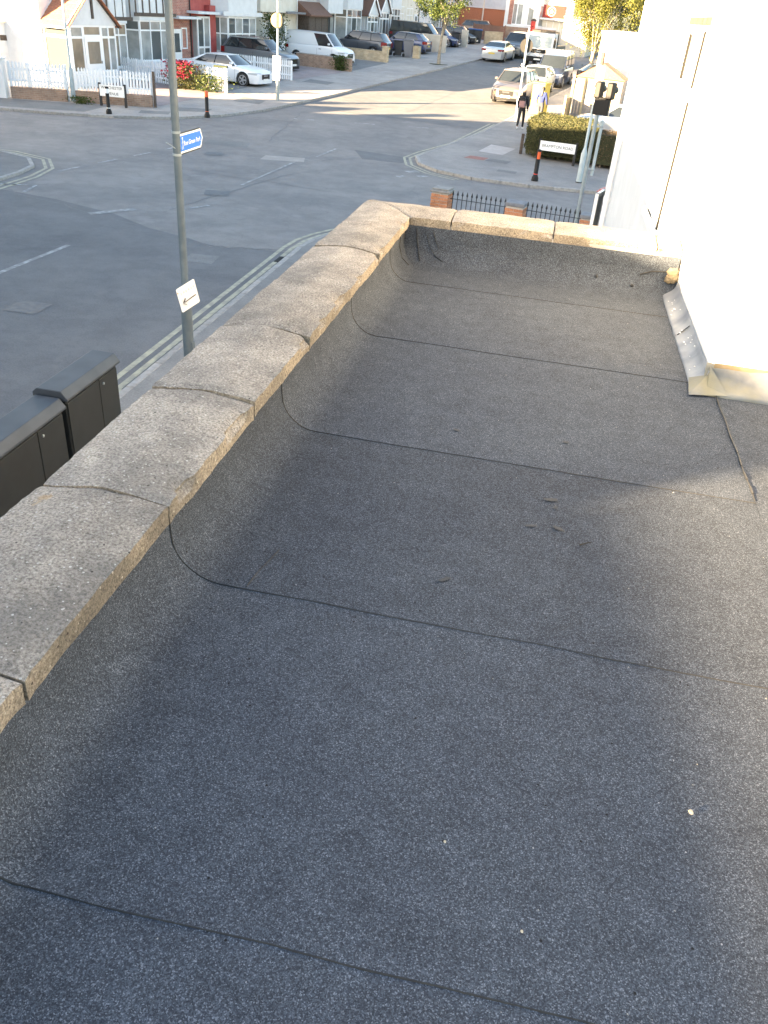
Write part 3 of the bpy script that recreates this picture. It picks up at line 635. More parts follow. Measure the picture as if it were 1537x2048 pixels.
bead([(-.548, 1.72, ZR + .003), (-.560, 1.66, ZR + .003), (-.572, 1.60, ZR + .003), (-.578, 1.54, ZR + .003)], .002)  # shade of a crease in the felt, drawn as a dark line
def scuff(x, y, rx, ry, ang):
    mb = MB(); n = 16; pts = []
    for i in range(n):
        t = 2 * math.pi * i / n; k = 1 + .55 * mnoise.noise(Vector((math.cos(t) * 1.7 + x * 9, math.sin(t) * 1.7, y * 5))); px, py = rx * k * math.cos(t), ry * k * math.sin(t)
        pts.append((x + px * math.cos(ang) - py * math.sin(ang), y + px * math.sin(ang) + py * math.cos(ang), ZR + .0046))
    mb.add(pts + [(x, y, ZR + .0052)], [(i, (i + 1) % n, n) for i in range(n)]); mb.obj('scuff_mark', M['scuff'], roof)
M['scuff'] = mat('rubbed_felt', (.030, .032, .036), .8, (.05, .053, .058), 260, 2)
for a_ in ((.18, 2.235, .022, .010, .2), (.195, 2.19, .010, .006, 1), (.205, 2.07, .020, .008, -.5), (.125, 2.06, .016, .006, .3), (-.09, 1.72, .022, .006, .7), (-.17, 2.62, .012, .008, 0), (.22, 2.66, .010, .007, 0)): scuff(*a_)
# loose grit on the felt: a few pebbles stand out, the rest is uncountable
def pebble(name, x, y, r, m, label, grp=None):
    bm = bmesh.new(); bmesh.ops.create_icosphere(bm, subdivisions=2, radius=r)
    for v in bm.verts: v.co *= 1 + .35 * mnoise.noise(v.co * (1.1 / r)); v.co.z *= .6
    me = bpy.data.meshes.new(name); bm.to_mesh(me); bm.free(); o = put(name, me, m); o.location = (x, y, ZR + .006 + r * .45); return tag(o, label, 'pebble', grp)
M['pebble'] = mat('buff_pebble', (0.42, 0.36, 0.26), 0.8, (0.55, 0.48, 0.36), 90, 3)
pebble('pebble', .478, 1.115, .0052, M['pebble'], 'largest buff pebble lying on the felt at the edge of the sunny patch')
pebble('pebble', .02, .93, .0026, M['pebble'], 'small buff pebble on the shaded felt just above the bottom seam, middle of the roof')
pebble('pebble', .168, .795, .0026, M['pebble'], 'small buff pebble on the felt close to the lowest lap seam, right of the middle')
mb = MB()
for i in range(170):
    x = random.uniform(-.6, 1.6); y = random.uniform(.4, 4.6); r = random.uniform(.0008, .0019)
    if x > .72 and y > 3.2: continue
    z = ZR + .0055; mb.add([(x - r, y, z), (x + r, y - r, z), (x + r * .4, y + r, z), (x, y, z + r * 1.6)], [(0, 1, 3), (1, 2, 3), (2, 0, 3)])
gr = mb.obj('grit', mat('white_grit', (0.30, 0.30, 0.29), 0.6)); gr['kind'] = 'stuff'; gr['label'] = 'scattered pale grit on the roofing felt'
mb = MB(); mb.tube((.268, 1.995, ZR + .008), (.302, 2.022, ZR + .008), .0022, .0015, n=6)
tag(mb.obj('twig', mat('twig_bark', (0.03, 0.025, 0.02), 0.9)), 'tiny dark twig lying on the felt beside the sunny patch', 'twig')

# ------------------------------------------------------------------ white rendered house beside the roof
house = thing('white_house', 'tall white rendered house wall glaring in the sun on the right of the flat roof', 'house', (0, 0, 0))
wx, wy0, wy1 = .81, 3.43, 12.3
mb = MB()
for (y0, y1, z0, z1) in ((wy0, wy1, 0.04, 3.80), (wy0, wy1, 5.03, 6.0), (wy0, 6.12, 3.80, 5.03), (6.88, wy1, 3.80, 5.03)): mb.box(wx, 5.5, y0, y1, z0, z1)
mb.box(1.35, 5.4, 6.12, 6.88, 3.80, 5.03)
mb.obj('wall', M['white'], house)
mb = MB(); mb.box(wx - .06, 5.8, wy0 - .05, wy1 + .1, 6.0, 6.14); mb.prism([(wx - .3, wy0 - .3), (5.9, wy0 - .3), (5.9, wy1 + .3), (wx - .3, wy1 + .3)], 6.14, 6.24); mb.obj('roof', M['slate'], house)
M['edge_grey'] = mat('grey_edge_line', (.022, .022, .022), .8, spec=.1); fr = MB(); xw = wx - .012
for y in (6.12, 6.47, 6.82): fr.box(xw, xw + .06, y, y + .06, 3.80, 5.03)
for z in (3.80, 4.56, 4.97): fr.box(xw + .004, xw + .056, 6.12, 6.88, z, z + .06)
wf = fr.obj('window', M['upvc'], house, bevel=.006)
for (y0, y1) in ((6.18, 6.47), (6.53, 6.82)):
    for (z0, z1) in ((3.86, 4.56), (4.62, 4.97)): mb = MB(); mb.box(xw + .02, xw + .035, y0, y1, z0, z1); mb.obj('pane', M['glass_pale'], wf)
for (y0, y1, z0, z1) in ((6.093, 6.112, 3.80, 4.60), (6.17, 6.184, 3.83, 4.58), (6.83, 6.842, 3.80, 4.62), (6.093, 6.108, 4.68, 5.0), (6.81, 6.82, 4.7, 5.0), (6.50, 6.85, 3.785, 3.797)): mb = MB(); mb.box(wx - .014, wx + .004, y0, y1, z0, z1); mb.obj('edge_line', M['edge_grey'], wf)  # shading along the frame edges drawn as dark strips
mb = MB(); mb.box(wx - .045, wx + .08, 6.06, 6.94, 3.745, 3.797); mb.obj('sill', M['upvc'], house, bevel=.005)
mb = MB(); mb.box(wx - .012, wx, 5.98, 7.02, 5.032, 5.075); mb.obj('head_strip', M['timber'], house)  # dark strip standing for the underside of the window head
mb = MB(); mb.tube((wx - .05, 10.95, .1), (wx - .05, 10.95, 5.98), .036)
for z in (1.2, 2.6, 3.1, 4.6, 5.6): mb.tube((wx - .05, 10.95, z), (wx - .05, 10.95, z + .06), .042); mb.box(wx - .03, wx, 10.93, 10.97, z + .01, z + .05)
mb.obj('drainpipe', M['upvc'], house, smooth=40)
# lower window near the far corner with its sash tilted out
mb = MB(); y0, y1 = 11.45, 12.15
for y in (y0, y1 - .06): mb.box(wx - .015, wx + .03, y, y + .06, 2.4, 3.25)
for z in (2.4, 3.19): mb.box(wx - .013, wx + .028, y0, y1, z, z + .06)
w2 = mb.obj('window', M['upvc'], house); mb = MB(); mb.box(wx - .006, wx + .004, y0 + .06, y1 - .06, 2.46, 3.19); mb.obj('pane', M['glass'], w2)
Ms = Matrix.Translation((wx - .02, y1 - .02, 2.50)) @ Matrix.Rotation(R(-90 - 15), 4, 'Z'); mb = MB()
for x in (0, .40): mb.box(x, x + .05, -.02, .025, 0, .56, Ms)
for z in (0, .51): mb.box(0.002, .448, -.018, .023, z, z + .05, Ms)
s2 = mb.obj('sash', M['upvc'], house); mb = MB(); mb.box(.05, .40, -.004, .006, .05, .51, Ms); mb.obj('pane', mat('grey_tinted_pane', (.70, .71, .72), .2), s2)
# lead flashing along the foot of the wall
def lead(place, s0, s1, m, seed, ns=10):
    rows = []
    for k in range(ns + 1):
        s = s0 + (s1 - s0) * k / ns; r = []
        for (t, h) in ((0, -.006), (0, .004), (.12, .012), (.35, .022), (.6, .036), (.8, .052), (.93, .070), (1.0, .092), (1.04, .094)):
            p = Vector(place(s, t, h)); q = p * 12 + Vector((seed, seed, 0)); r.append(p + Vector((mnoise.noise(q), mnoise.noise(q + Vector((5, 5, 5))), 0)) * .004 + Vector((0, 0, .003 * mnoise.noise(q * 2))))
        rows.append(r)
    mb = MB(); mb.grid(rows); o = mb.obj('flashing', m, house, smooth=60); return o
def plx(s, t, h):
    lift = 0.0 if s < 4.64 else (0.125 * (1 - math.sqrt(max(0, 1 - ((s - 4.64) / .16) ** 2))) if s < 4.8 else .125)
    return (.742 + .062 * t, s, ZR + .004 + h * (.8 if s < 4.6 else .9) + lift)
lead(plx, 4.035, 4.70, M['lead'], 1.0, 14)
lead(lambda s, t, h: plx(s, t, h - .0035), 3.40, 4.065, M['lead'], 4.0, 12)
bead_l = MB(); bead_l.tube((.752, 4.033, ZR + .013), (.800, 4.045, ZR + .062), .0022, n=6); bead_l.obj('lap_edge', M['bitumen'], house)
o = lead(lambda s, t, h: (s, 3.312 + .112 * t + .01 * math.sin(s * 3), ZR + .004 + h * 1.05), .79, 2.6, M['lead_pale'], 7.0, 26)
mb = MB(); pts = [(.722, 3.282, ZR + .007), (.795, 3.300, ZR + .008), (.885, 3.318, ZR + .012), (.80, 3.40, ZR + .06), (.742, 3.47, ZR + .012)]
mb.add(pts + [(.80, 3.345, ZR + .030), (.806, 3.425, ZR + .092)], [(0, 1, 5), (1, 2, 5), (5, 2, 6), (5, 6, 3), (0, 5, 3), (0, 3, 4)]); mb.obj('flashing', M['lead_pale'], house)
mb = MB(); mb.grid([[(x, 3.43 - .008 + .004 * mnoise.noise(Vector((x * 14, 0, 3))), z) for x in [.82 + i * .06 for i in range(30)]] for z in (ZR + .088, ZR + .108 + 0)]); mb.obj('mortar_fillet', M['putty'], house)
mb = MB()
for i in range(22):
    x = random.uniform(.75, .80); y = random.uniform(3.5, 4.6); z = ZR + .016 + (x - .745) / .06 * .05 * .8; r = random.uniform(.002, .005)
    mb.lathe([(r, z), (r * .8, z + .0025)], 8, Matrix.Translation((x, y, 0)))
sp = mb.obj('paint_splashes', M['white_paint'], house); sp['kind'] = 'stuff'

# ------------------------------------------------------------------ lamp column with two signs, street cabinets
lp = thing('lamp_post', 'tall dark grey lamp column on the near pavement carrying two small signs', 'lamp post', (-4.12, 9.1, .10))
mb = MB(); mb.lathe([(.068, 0), (.068, 1.58), (.064, 1.62), (.045, 1.66), (.044, 3.0), (.042, 5.0), (.036, 8.0)], 20); mb.obj('column', M['pole_dark'], lp, smooth=35)
mb = MB(); mb.box(.055, .0705, -.04, .04, .55, 1.1); mb.obj('door', M['pole_dark'], lp, bevel=.003)
mb = MB(); mb.tube((0, 0, 7.98), (-.3, 0, 8.2), .03); mb.tube((-.3, 0, 8.2), (-1.2, 0, 8.3), .03); mb.obj('arm', M['pole_dark'], lp, smooth=40)
mb = MB(); mb.prism([(-1.75, -.1), (-1.15, -.14), (-1.1, 0), (-1.15, .14), (-1.75, .1)], 8.24, 8.36); mb.obj('lantern', M['sign_grey'], lp, bevel=.02)
for z in (3.28, 3.51): mb = MB(); mb.lathe([(.050, z), (.050, z + .025)], 20); mb.obj('band', M['galv'], lp)
sg = thing('park_sign', 'small blue and white park finger sign on the lamp column', 'sign', (-4.09, 9.06, 3.50))
mb = MB(); mb.prism([(.045, -.10), (.64, -.10), (.70, 0), (.64, .10), (.045, .10)], -.006, .006, Matrix.Rotation(R(90), 4, 'Z') @ Matrix.Rotation(R(90), 4, 'X')); mb.obj('plate', M['sign_white'], sg)
mb = MB(); mb.prism([(.065, -.08), (.62, -.08), (.672, 0), (.62, .08), (.065, .08)], .0065, .0085, Matrix.Rotation(R(90), 4, 'Z') @ Matrix.Rotation(R(90), 4, 'X')); mb.obj('blue_panel', M['sign_blue'], sg)
SM = Matrix.Rotation(R(90), 4, 'Z') @ Matrix.Rotation(R(90), 4, 'X')
text('lettering', 'Roe Green Park', .072, M['sign_white'], sg, SM @ Matrix.Translation((.385, -.005, .0095)))
mb = MB()                                                         # walking figure
mb.lathe([(.013, .0088), (.013, .0102)], 10, SM @ Matrix.Translation((.115, .055, 0)))
for a_, b_ in (((.115, .04), (.112, -.01)), ((.112, -.01), (.095, -.06)), ((.112, -.01), (.13, -.058)), ((.114, .03), (.095, .0)), ((.114, .03), (.133, .005))):
    mb.bar(SM @ Vector((*a_, .0095)), SM @ Vector((*b_, .0095)), .012, .002)
mb.obj('walking_figure', M['sign_white'], sg)
mb = MB(); mb.box(-.006, .006, .03, .62, .103, .113); mb.box(-.006, .006, .03, .62, -.113, -.103); mb.obj('rail', M['sign_grey'], sg)
mb = MB(); mb.tube((.0, .02, -.06), (-.11, -.055, .02), .005, n=8); mb.obj('strap', M['galv'], sg)
ar = thing('arrow_sign', 'square white notice with a black arrow tied to the lamp column', 'sign', (-4.02, 8.95, 1.84), R(-24))
SA = Matrix.Rotation(R(90), 4, 'Z') @ Matrix.Rotation(R(90), 4, 'X') @ Matrix.Rotation(R(15), 4, 'Z')
mb = MB(); mb.prism([(-.15, -.145), (-.135, -.155), (.135, -.155), (.15, -.145), (.15, .145), (.135, .155), (-.135, .155), (-.15, .145)], -.003, .003, SA); mb.obj('plate', M['sign_white'], ar)
mb = MB(); mb.bar(SA @ Vector((.11, -.035, .004)), SA @ Vector((-.08, -.045, .004)), .026, .002)
mb.bar(SA @ Vector((-.10, -.046, .004)), SA @ Vector((-.058, -.002, .004)), .030, .002); mb.bar(SA @ Vector((-.10, -.046, .004)), SA @ Vector((-.058, -.090, .004)), .030, .002); mb.obj('arrow', M['sign_black'], ar)
mb = MB()
for i, (x, wd) in enumerate(((-.10, .012), (-.06, .02), (-.02, .016), (.02, .022), (.065, .016), (.10, .02))): mb.box(x, x + wd, .055 + (i % 2) * .006, .085, .0031, .0042, SA)
mb.obj('faded_print', M['sign_pale'], ar)
mb = MB(); mb.lathe([(.008, .003), (.008, .005)], 8, SA @ Matrix.Translation((-.14, .10, 0))); mb.obj('screw', M['amber'], ar)

def cabinet(y0, y1, h, label, split):
    c = thing('street_cabinet', label, 'cabinet', (-4.68, (y0 + y1) / 2, .10), 0, 'dark green cabinets at the kerb'); L = (y1 - y0) / 2; d = .155
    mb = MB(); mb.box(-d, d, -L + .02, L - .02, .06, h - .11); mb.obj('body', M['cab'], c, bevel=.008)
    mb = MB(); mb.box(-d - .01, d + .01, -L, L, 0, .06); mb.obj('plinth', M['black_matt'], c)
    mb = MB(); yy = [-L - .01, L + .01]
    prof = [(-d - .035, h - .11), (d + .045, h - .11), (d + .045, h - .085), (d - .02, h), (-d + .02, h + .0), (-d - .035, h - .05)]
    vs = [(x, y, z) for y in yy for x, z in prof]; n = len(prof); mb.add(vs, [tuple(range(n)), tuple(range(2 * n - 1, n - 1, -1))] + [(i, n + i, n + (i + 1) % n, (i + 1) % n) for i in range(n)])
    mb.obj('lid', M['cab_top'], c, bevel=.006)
    ys = -L + .035 + (2 * L - .07) * split
    for a_, b_ in ((-L + .035, ys - .006), (ys + .006, L - .035)):
        mb = MB(); mb.box(d, d + .016, a_, b_, .10, h - .15); dr = mb.obj('door', M['cab'], c, bevel=.005)
        if b_ > ys: mb = MB(); mb.lathe([(.016, 0), (.016, .012), (.010, .016)], 12, Matrix.Translation((d + .016, a_ + .07, h - .22)) @ Matrix.Rotation(R(90), 4, 'Y')); mb.obj('lock', M['galv'], dr)
    return c
cabinet(6.86, 7.99, 1.28, 'dark green street cabinet, the taller one nearer the lamp column', .62)
cabinet(5.30, 6.81, 1.22, 'dark green street cabinet with a lower lid, cut by the photo edge', .68)

# ------------------------------------------------------------------ front garden wall: brick piers and spiked railings
P = [(-2.5, 20.86), (-.64, 20.56), (1.14, 20.22)]
gw = thing('garden_railings', 'black spiked railings between orange brick piers below the far parapet', 'railings', (0, 0, .10))
bk = MB(); bk.box(-.105, .105, -.05, .05, 0, .064); bkm = bk.mesh('brick', bevel=.004); bkm.materials.append(M['brick'])
ang = math.atan2(P[2][1] - P[0][1], P[2][0] - P[0][0])
for i, (x, y) in enumerate(P):
    hgt = (1.08, 1.02, 1.0)[i]; nc = int(hgt / .075)
    mb = MB(); mb.box(-.205, .205, -.205, .205, 0, hgt); pr = mb.obj('pier', M['mortar'], gw); pr.location = (x, y, 0); pr.rotation_euler = (0, 0, ang)
    for c in range(nc):
        z = c * .075 + .006; sh = c % 2
        for side in range(4):
            for k in (0, 1):
                o = bpy.data.objects.new('brick', bkm); COL.objects.link(o); o.parent = pr
                off = (-.108 if k == 0 else .108) + (.012 if sh else -.012) + random.uniform(-.002, .002)
                dist = .166 + random.uniform(-.003, .004); a_ = side * math.pi / 2
                o.location = (math.cos(a_) * off - math.sin(a_) * -dist, math.sin(a_) * off + math.cos(a_) * -dist, z); o.rotation_euler = (0, 0, a_)
    mb = MB()
    if i == 0:
        mb.box(-.25, .25, -.25, .25, hgt + .002, hgt + .06); mb.box(-.21, .21, -.21, .21, hgt + .06, hgt + .10)
    else: mb.box(-.235, .235, -.235, .235, hgt + .002, hgt + .085)
    cp_ = mb.obj('pier_cap', M['kerb'] if i == 0 else M['slate'], pr, bevel=.012)
bar = MB(); bar.tube((0, 0, .16), (0, 0, 1.03), .0095, n=8); bar.lathe([(.009, 1.03), (.026, 1.055), (.020, 1.085), (.002, 1.15)], 8); barm = bar.mesh('railing_bar', smooth=40); barm.materials.append(M['black_matt'])
for i in range(3):
    a_ = Vector(P[i]); b_ = Vector(P[i + 1]) if i < 2 else a_ + Vector((1.9, -.36)); d = (b_ - a_).normalized(); a2 = a_ + d * .22; b2 = b_ - d * .22; n = 12
    for z in (.22, .95):
        mb = MB(); mb.bar((a2.x, a2.y, z), (b2.x, b2.y, z), .034, .010); mb.obj('rail', M['black_matt'], gw)
    for k in range(n):
        p = a2.lerp(b2, (k + .5) / n); o = put('railing_bar', barm, None, gw); o.location = (p.x, p.y, 0)
    mb = MB(); q = Matrix.Translation((a_.x, a_.y, 0)) @ Matrix.Rotation(math.atan2(d.y, d.x), 4, 'Z'); mb.box(.22, (b_ - a_).length - .22, -.11, .11, 0, .18, q); mb.obj('dwarf_wall', M['brick_wall'], gw)

# ------------------------------------------------------------------ bollards, posts, name plates
def bollard(x, y, label, kind):
    b = thing('bollard', label, 'bollard', (x, y, G(y) + .10), 0, 'black bollards at the corners')
    mb = MB(); mb.lathe([(.12, 0), (.12, .10), (.105, .14), (.078, .19), (.075, .98), (.068, 1.01), (.0, 1.03)], 16); mb.obj('post', M['black'], b, smooth=35)
    if kind == 'redwhite':
        for a0, m in ((-90, 'sign_white'), (0, 'orange_refl')):
            vs = []; r = .0785
            for i in range(9): t = R(a0 + 150 + 180 * (0 if a0 < 0 else .5) + 90 * i / 8); vs.append((r * math.cos(t), r * math.sin(t)))
            mb = MB(); mb.grid([[(p[0], p[1], z) for p in vs] for z in (.72, .95)]); mb.obj('reflector', M[m], b)
        mb = MB(); mb.lathe([(.0785, .215), (.0785, .245)], 16); mb.obj('band', M['sign_red'], b)
    elif kind == 'red':
        mb = MB(); mb.lathe([(.0785, .80), (.0785, .985), (.07, 1.02), (.0, 1.035)], 16); mb.obj('reflector', M['orange_refl'], b, smooth=35)
        mb = MB(); mb.lathe([(.0785, .235), (.0785, .255)], 16); mb.obj('band', M['orange_refl'], b)
    else:
        mb = MB(); mb.lathe([(.0785, .78), (.0785, .95)], 16); mb.obj('reflector', M['sign_white'], b, smooth=35)
        mb = MB(); mb.lathe([(.079, .215), (.079, .24)], 16); mb.obj('band', M['sign_white'], b)
bollard(-.46, 30.55, 'black bollard with a red and white reflector in front of the hedge', 'redwhite')
bollard(-14.85, 36.1, 'black bollard with an orange top on the far left pavement', 'red')
bollard(-18.55, 34.45, 'black bollard with a white band in front of the white street name plate', 'white')
bollard(-17.05, 24.25, 'black bollard inside the double yellow corner at the left edge of the photo', 'white')

def nameplate(a_, b_, z0, z1, lines, label, size, post=.09):
    a_ = Vector(a_); b_ = Vector(b_); d = (b_ - a_); L = d.length; rz = math.atan2(d.y, d.x); c = (a_ + b_) / 2
    t = thing('street_name_plate', label, 'street sign', (c.x, c.y, G(c.y) + .10), rz)
    for s in (-1, 1): mb = MB(); mb.box(s * (L / 2 - .02) - post / 2, s * (L / 2 - .02) + post / 2, .012, .012 + post, 0, z1 + .06); mb.obj('post', M['black_matt'], t)
    mb = MB(); mb.box(-L / 2 + .03, L / 2 - .03, -.012, .010, z0, z1); mb.obj('plate', M['sign_white'], t)
    T = Matrix.Rotation(R(90), 4, 'X')
    for i, l in enumerate(lines):
        zz = z1 - (z1 - z0) * (i + .5) / len(lines); text('lettering', l, size, M['sign_black'], t, Matrix.Translation((0, -.0135, zz)) @ T)
nameplate((-.56, 34.55), (.86, 34.30), .42, .76, ['BRAMPTON ROAD'], 'white plate reading BRAMPTON ROAD on black posts in front of the hedge', .145)
nameplate((-19.82, 36.12), (-18.66, 36.22), .40, .85, ['WINCHESTER', 'AVENUE'], 'white two line plate reading WINCHESTER AVENUE before the picket fence', .155)

def pole(x, y, name, label, cat, m, h, r, base=0.0, bh=0.0):
    t = thing(name, label, cat, (x, y, G(y) + .10)); mb = MB()
    pr = [(base, 0), (base, bh), (r * 1.15, bh + .16)] if base else [(r, 0)]
    mb.lathe(pr + [(r, pr[-1][1] + .02), (r * .95, h)], 16); mb.obj('column', m, t, smooth=35); return t
l2 = pole(1.08, 31.2, 'sign_post', 'pale blue grey sign post with a fat base before the hedge', 'sign post', M['pole_pale'], 3.7, .050, .10, .95)
mb = MB(); mb.lathe([(.115, -.01), (.115, .03)], 16); mb.obj('collar', M['black_matt'], l2)
ws = thing('warning_sign', 'white and red school warning sign high on the pale post with the fat base', 'sign', (1.10, 31.13, 2.75), R(-68))
mb = MB(); mb.box(-.30, .30, -.012, .012, .18, 1.02); mb.obj('plate', M['sign_white'], ws)
mb = MB(); mb.add([(-.26, -.014, .38), (.26, -.014, .38), (0, -.014, .86), (-.15, -.014, .45), (.15, -.014, .45), (0, -.014, .72)], [(0, 1, 4, 3), (1, 2, 5, 4), (2, 0, 3, 5)]); mb.obj('red_triangle', M['sign_red'], ws)
mb = MB(); mb.box(-.30, .30, -.012, .012, -.14, .17); mb.obj('lower_plate', mat('orange_plate', (.62, .30, .14), .5), ws)
mb = MB(); mb.box(-.10, .10, -.05, .02, 1.05, 1.42); mb.obj('lamp_box', M['timber'], ws, bevel=.01)
sp_ = pole(.98, 24.25, 'signal_post', 'grey post with black twin lamp signals behind the railings', 'signal post', M['galv'], 2.95, .055)
mb = MB(); mb.tube((.17, .05, 1.32), (.17, .05, 2.68), .042, n=14); mb.obj('conduit', M['pole_pale'], sp_, smooth=40)
mb = MB()
for z in (1.45, 2.52): mb.box(-.065, .22, -.02, .10, z, z + .035)
mb.obj('bracket', M['galv'], sp_)
wg = thing('school_lights', 'black twin lamp flashing signal on top of the grey post by the white house', 'signal light', (1.06, 24.2, 2.92), R(155))
mb = MB(); mb.box(-.20, .22, -.07, .07, .0, .42); mb.obj('backing_board', M['black'], wg, bevel=.015)
for x in (-.16, .17):
    mb = MB(); mb.box(x - .09, x + .09, -.16, .10, .38, .78); lo = mb.obj('lamp_housing', M['black'], wg, bevel=.03)
    mb = MB(); mb.lathe([(.075, 0), (.075, .02)], 16, Matrix.Translation((x, -.16, .60)) @ Matrix.Rotation(R(90), 4, 'X')); mb.obj('lens', M['amber'], lo)
    mb = MB(); mb.lathe([(.085, 0), (.085, .14)], 16, Matrix.Translation((x, -.165, .60)) @ Matrix.Rotation(R(90), 4, 'X')); mb.obj('hood', M['black_matt'], lo)
for x in (-.08, .05, .16): mb = MB(); mb.box(x - .02, x + .02, -.085, -.07, .03, .40); mb.obj('rib', M['black_matt'], wg)
# round sign seen from behind on the right, round cream sign and notice on the left
rs = pole(-2.05, 44.3, 'sign_post', 'sunlit post with the dark back of a round sign beside the walkers', 'sign post', M['pole_pale'], 3.95, .045, .085, .9)
mb = MB(); mb.lathe([(.30, -.012), (.30, .012)], 28, Matrix.Translation((-.02, .075, 3.22)) @ Matrix.Rotation(R(90), 4, 'X')); mb.obj('disc', M['sign_grey'], rs)
mb = MB(); mb.box(-.08, .08, .045, .068, 3.12, 3.32); mb.obj('bracket', M['black_matt'], rs); mb = MB(); mb.tube((-.02, 0, 2.42), (-.09, -.06, 2.42), .07, n=12); mb.obj('lamp_sensor', M['sign_white'], rs)
ps = pole(-13.82, 42.7, 'sign_post', 'lamp post with a round cream sign and a white notice on the left pavement', 'sign post', M['galv'], 6.0, .05, .09, 1.5)
for nm, x0, mm in (('disc', -.10, 'cream_disc'),):
    mb = MB(); mb.lathe([(.30, -.012), (.30, .012)], 30, Matrix.Translation((x0 + .08, -.085, 3.42)) @ Matrix.Rotation(R(90), 4, 'X') ); mb.obj(nm, M[mm], ps)
mb = MB(); mb.lathe([(.32, -.008), (.32, .008)], 30, Matrix.Translation((.0, -.070, 3.42)) @ Matrix.Rotation(R(90), 4, 'X')); mb.obj('rim', M['sign_grey'], ps)
mb = MB(); mb.box(-.04, .04, -.118, -.10, 3.13, 3.71); mb.obj('bar', M['timber'], ps)
nt_ = thing('planning_notice', 'white paper notice with a red line tied round the left lamp post', 'notice', (-13.82, 42.6, .5))
mb = MB(); mb.box(-.21, .19, -.012, -.004, 1.38, 1.95); mb.obj('sheet', M['sign_white'], nt_); mb = MB(); mb.box(-.23, .13, -.012, -.004, .90, 1.37); mb.obj('sheet', M['cream'], nt_)
mb = MB(); mb.box(-.15, .13, -.016, -.0125, 1.40, 1.445); mb.box(.02, .08, -.016, -.0125, 1.82, 1.88); mb.obj('red_line', M['sign_red'], nt_)
l3 = pole(-21.3, 36.55, 'lamp_post', 'pale lamp column with a thick base splitting the white picket fence', 'lamp post', M['pole_pale'], 7.5, .055, .125, 1.15)
lit = MB()
for (x, y, s) in ((-22.6, 33.25, .22), (-22.0, 33.2, .3)):
    lit.add([(x, y, G(y) + .02), (x + s, y + .05, G(y) + .05), (x + s * .8, y + .2, G(y) + .11), (x + .05, y + .18, G(y) + .06)], [(0, 1, 2), (0, 2, 3)])
tag(lit.obj('litter', M['sign_white']), 'crumpled white paper litter in the gutter at the far left kerb', 'litter')

# ------------------------------------------------------------------ vehicles
WHEEL = {}
def wheel_meshes(r, w):
    k = (round(r, 3), round(w, 3))
    if k in WHEEL: return WHEEL[k]
    X90 = Matrix.Rotation(R(90), 4, 'X')
    t = MB(); t.lathe([(r * .66, -w / 2), (r * .93, -w / 2), (r, -w * .36), (r, w * .36), (r * .93, w / 2), (r * .66, w / 2)], 24, X90); tm = t.mesh('tyre', smooth=40); tm.materials.append(M['tyre'])
    q = MB()
    for i in range(5):
        a = 2 * math.pi * i / 5; c, s = math.cos(a), math.sin(a)
        Mx = Matrix.Rotation(a, 4, 'Y')
        q.box(r * .10, r * .64, -w / 2 - .006, -w / 2 + .03, -.035, .035, Mx)
    q.lathe([(r * .17, w / 2 - .035), (r * .17, w / 2 + .012), (r * .08, w / 2 + .016)], 14, X90)
    ring = [(r * .60, w / 2 - .02), (r * .685, w / 2 - .02), (r * .685, w / 2 + .004), (r * .60, w / 2 + .004), (r * .60, w / 2 - .02)]
    q.lathe(ring, 24, X90); qm = q.mesh('rim', smooth=35); qm.materials.append(M['alloy'])
    d = MB(); d.lathe([(r * .62, w / 2 - .06), (r * .62, w / 2 - .045)], 20, X90); dm = d.mesh('brake_disc'); dm.materials.append(M['black'])
    WHEEL[k] = (tm, qm, dm); return WHEEL[k]

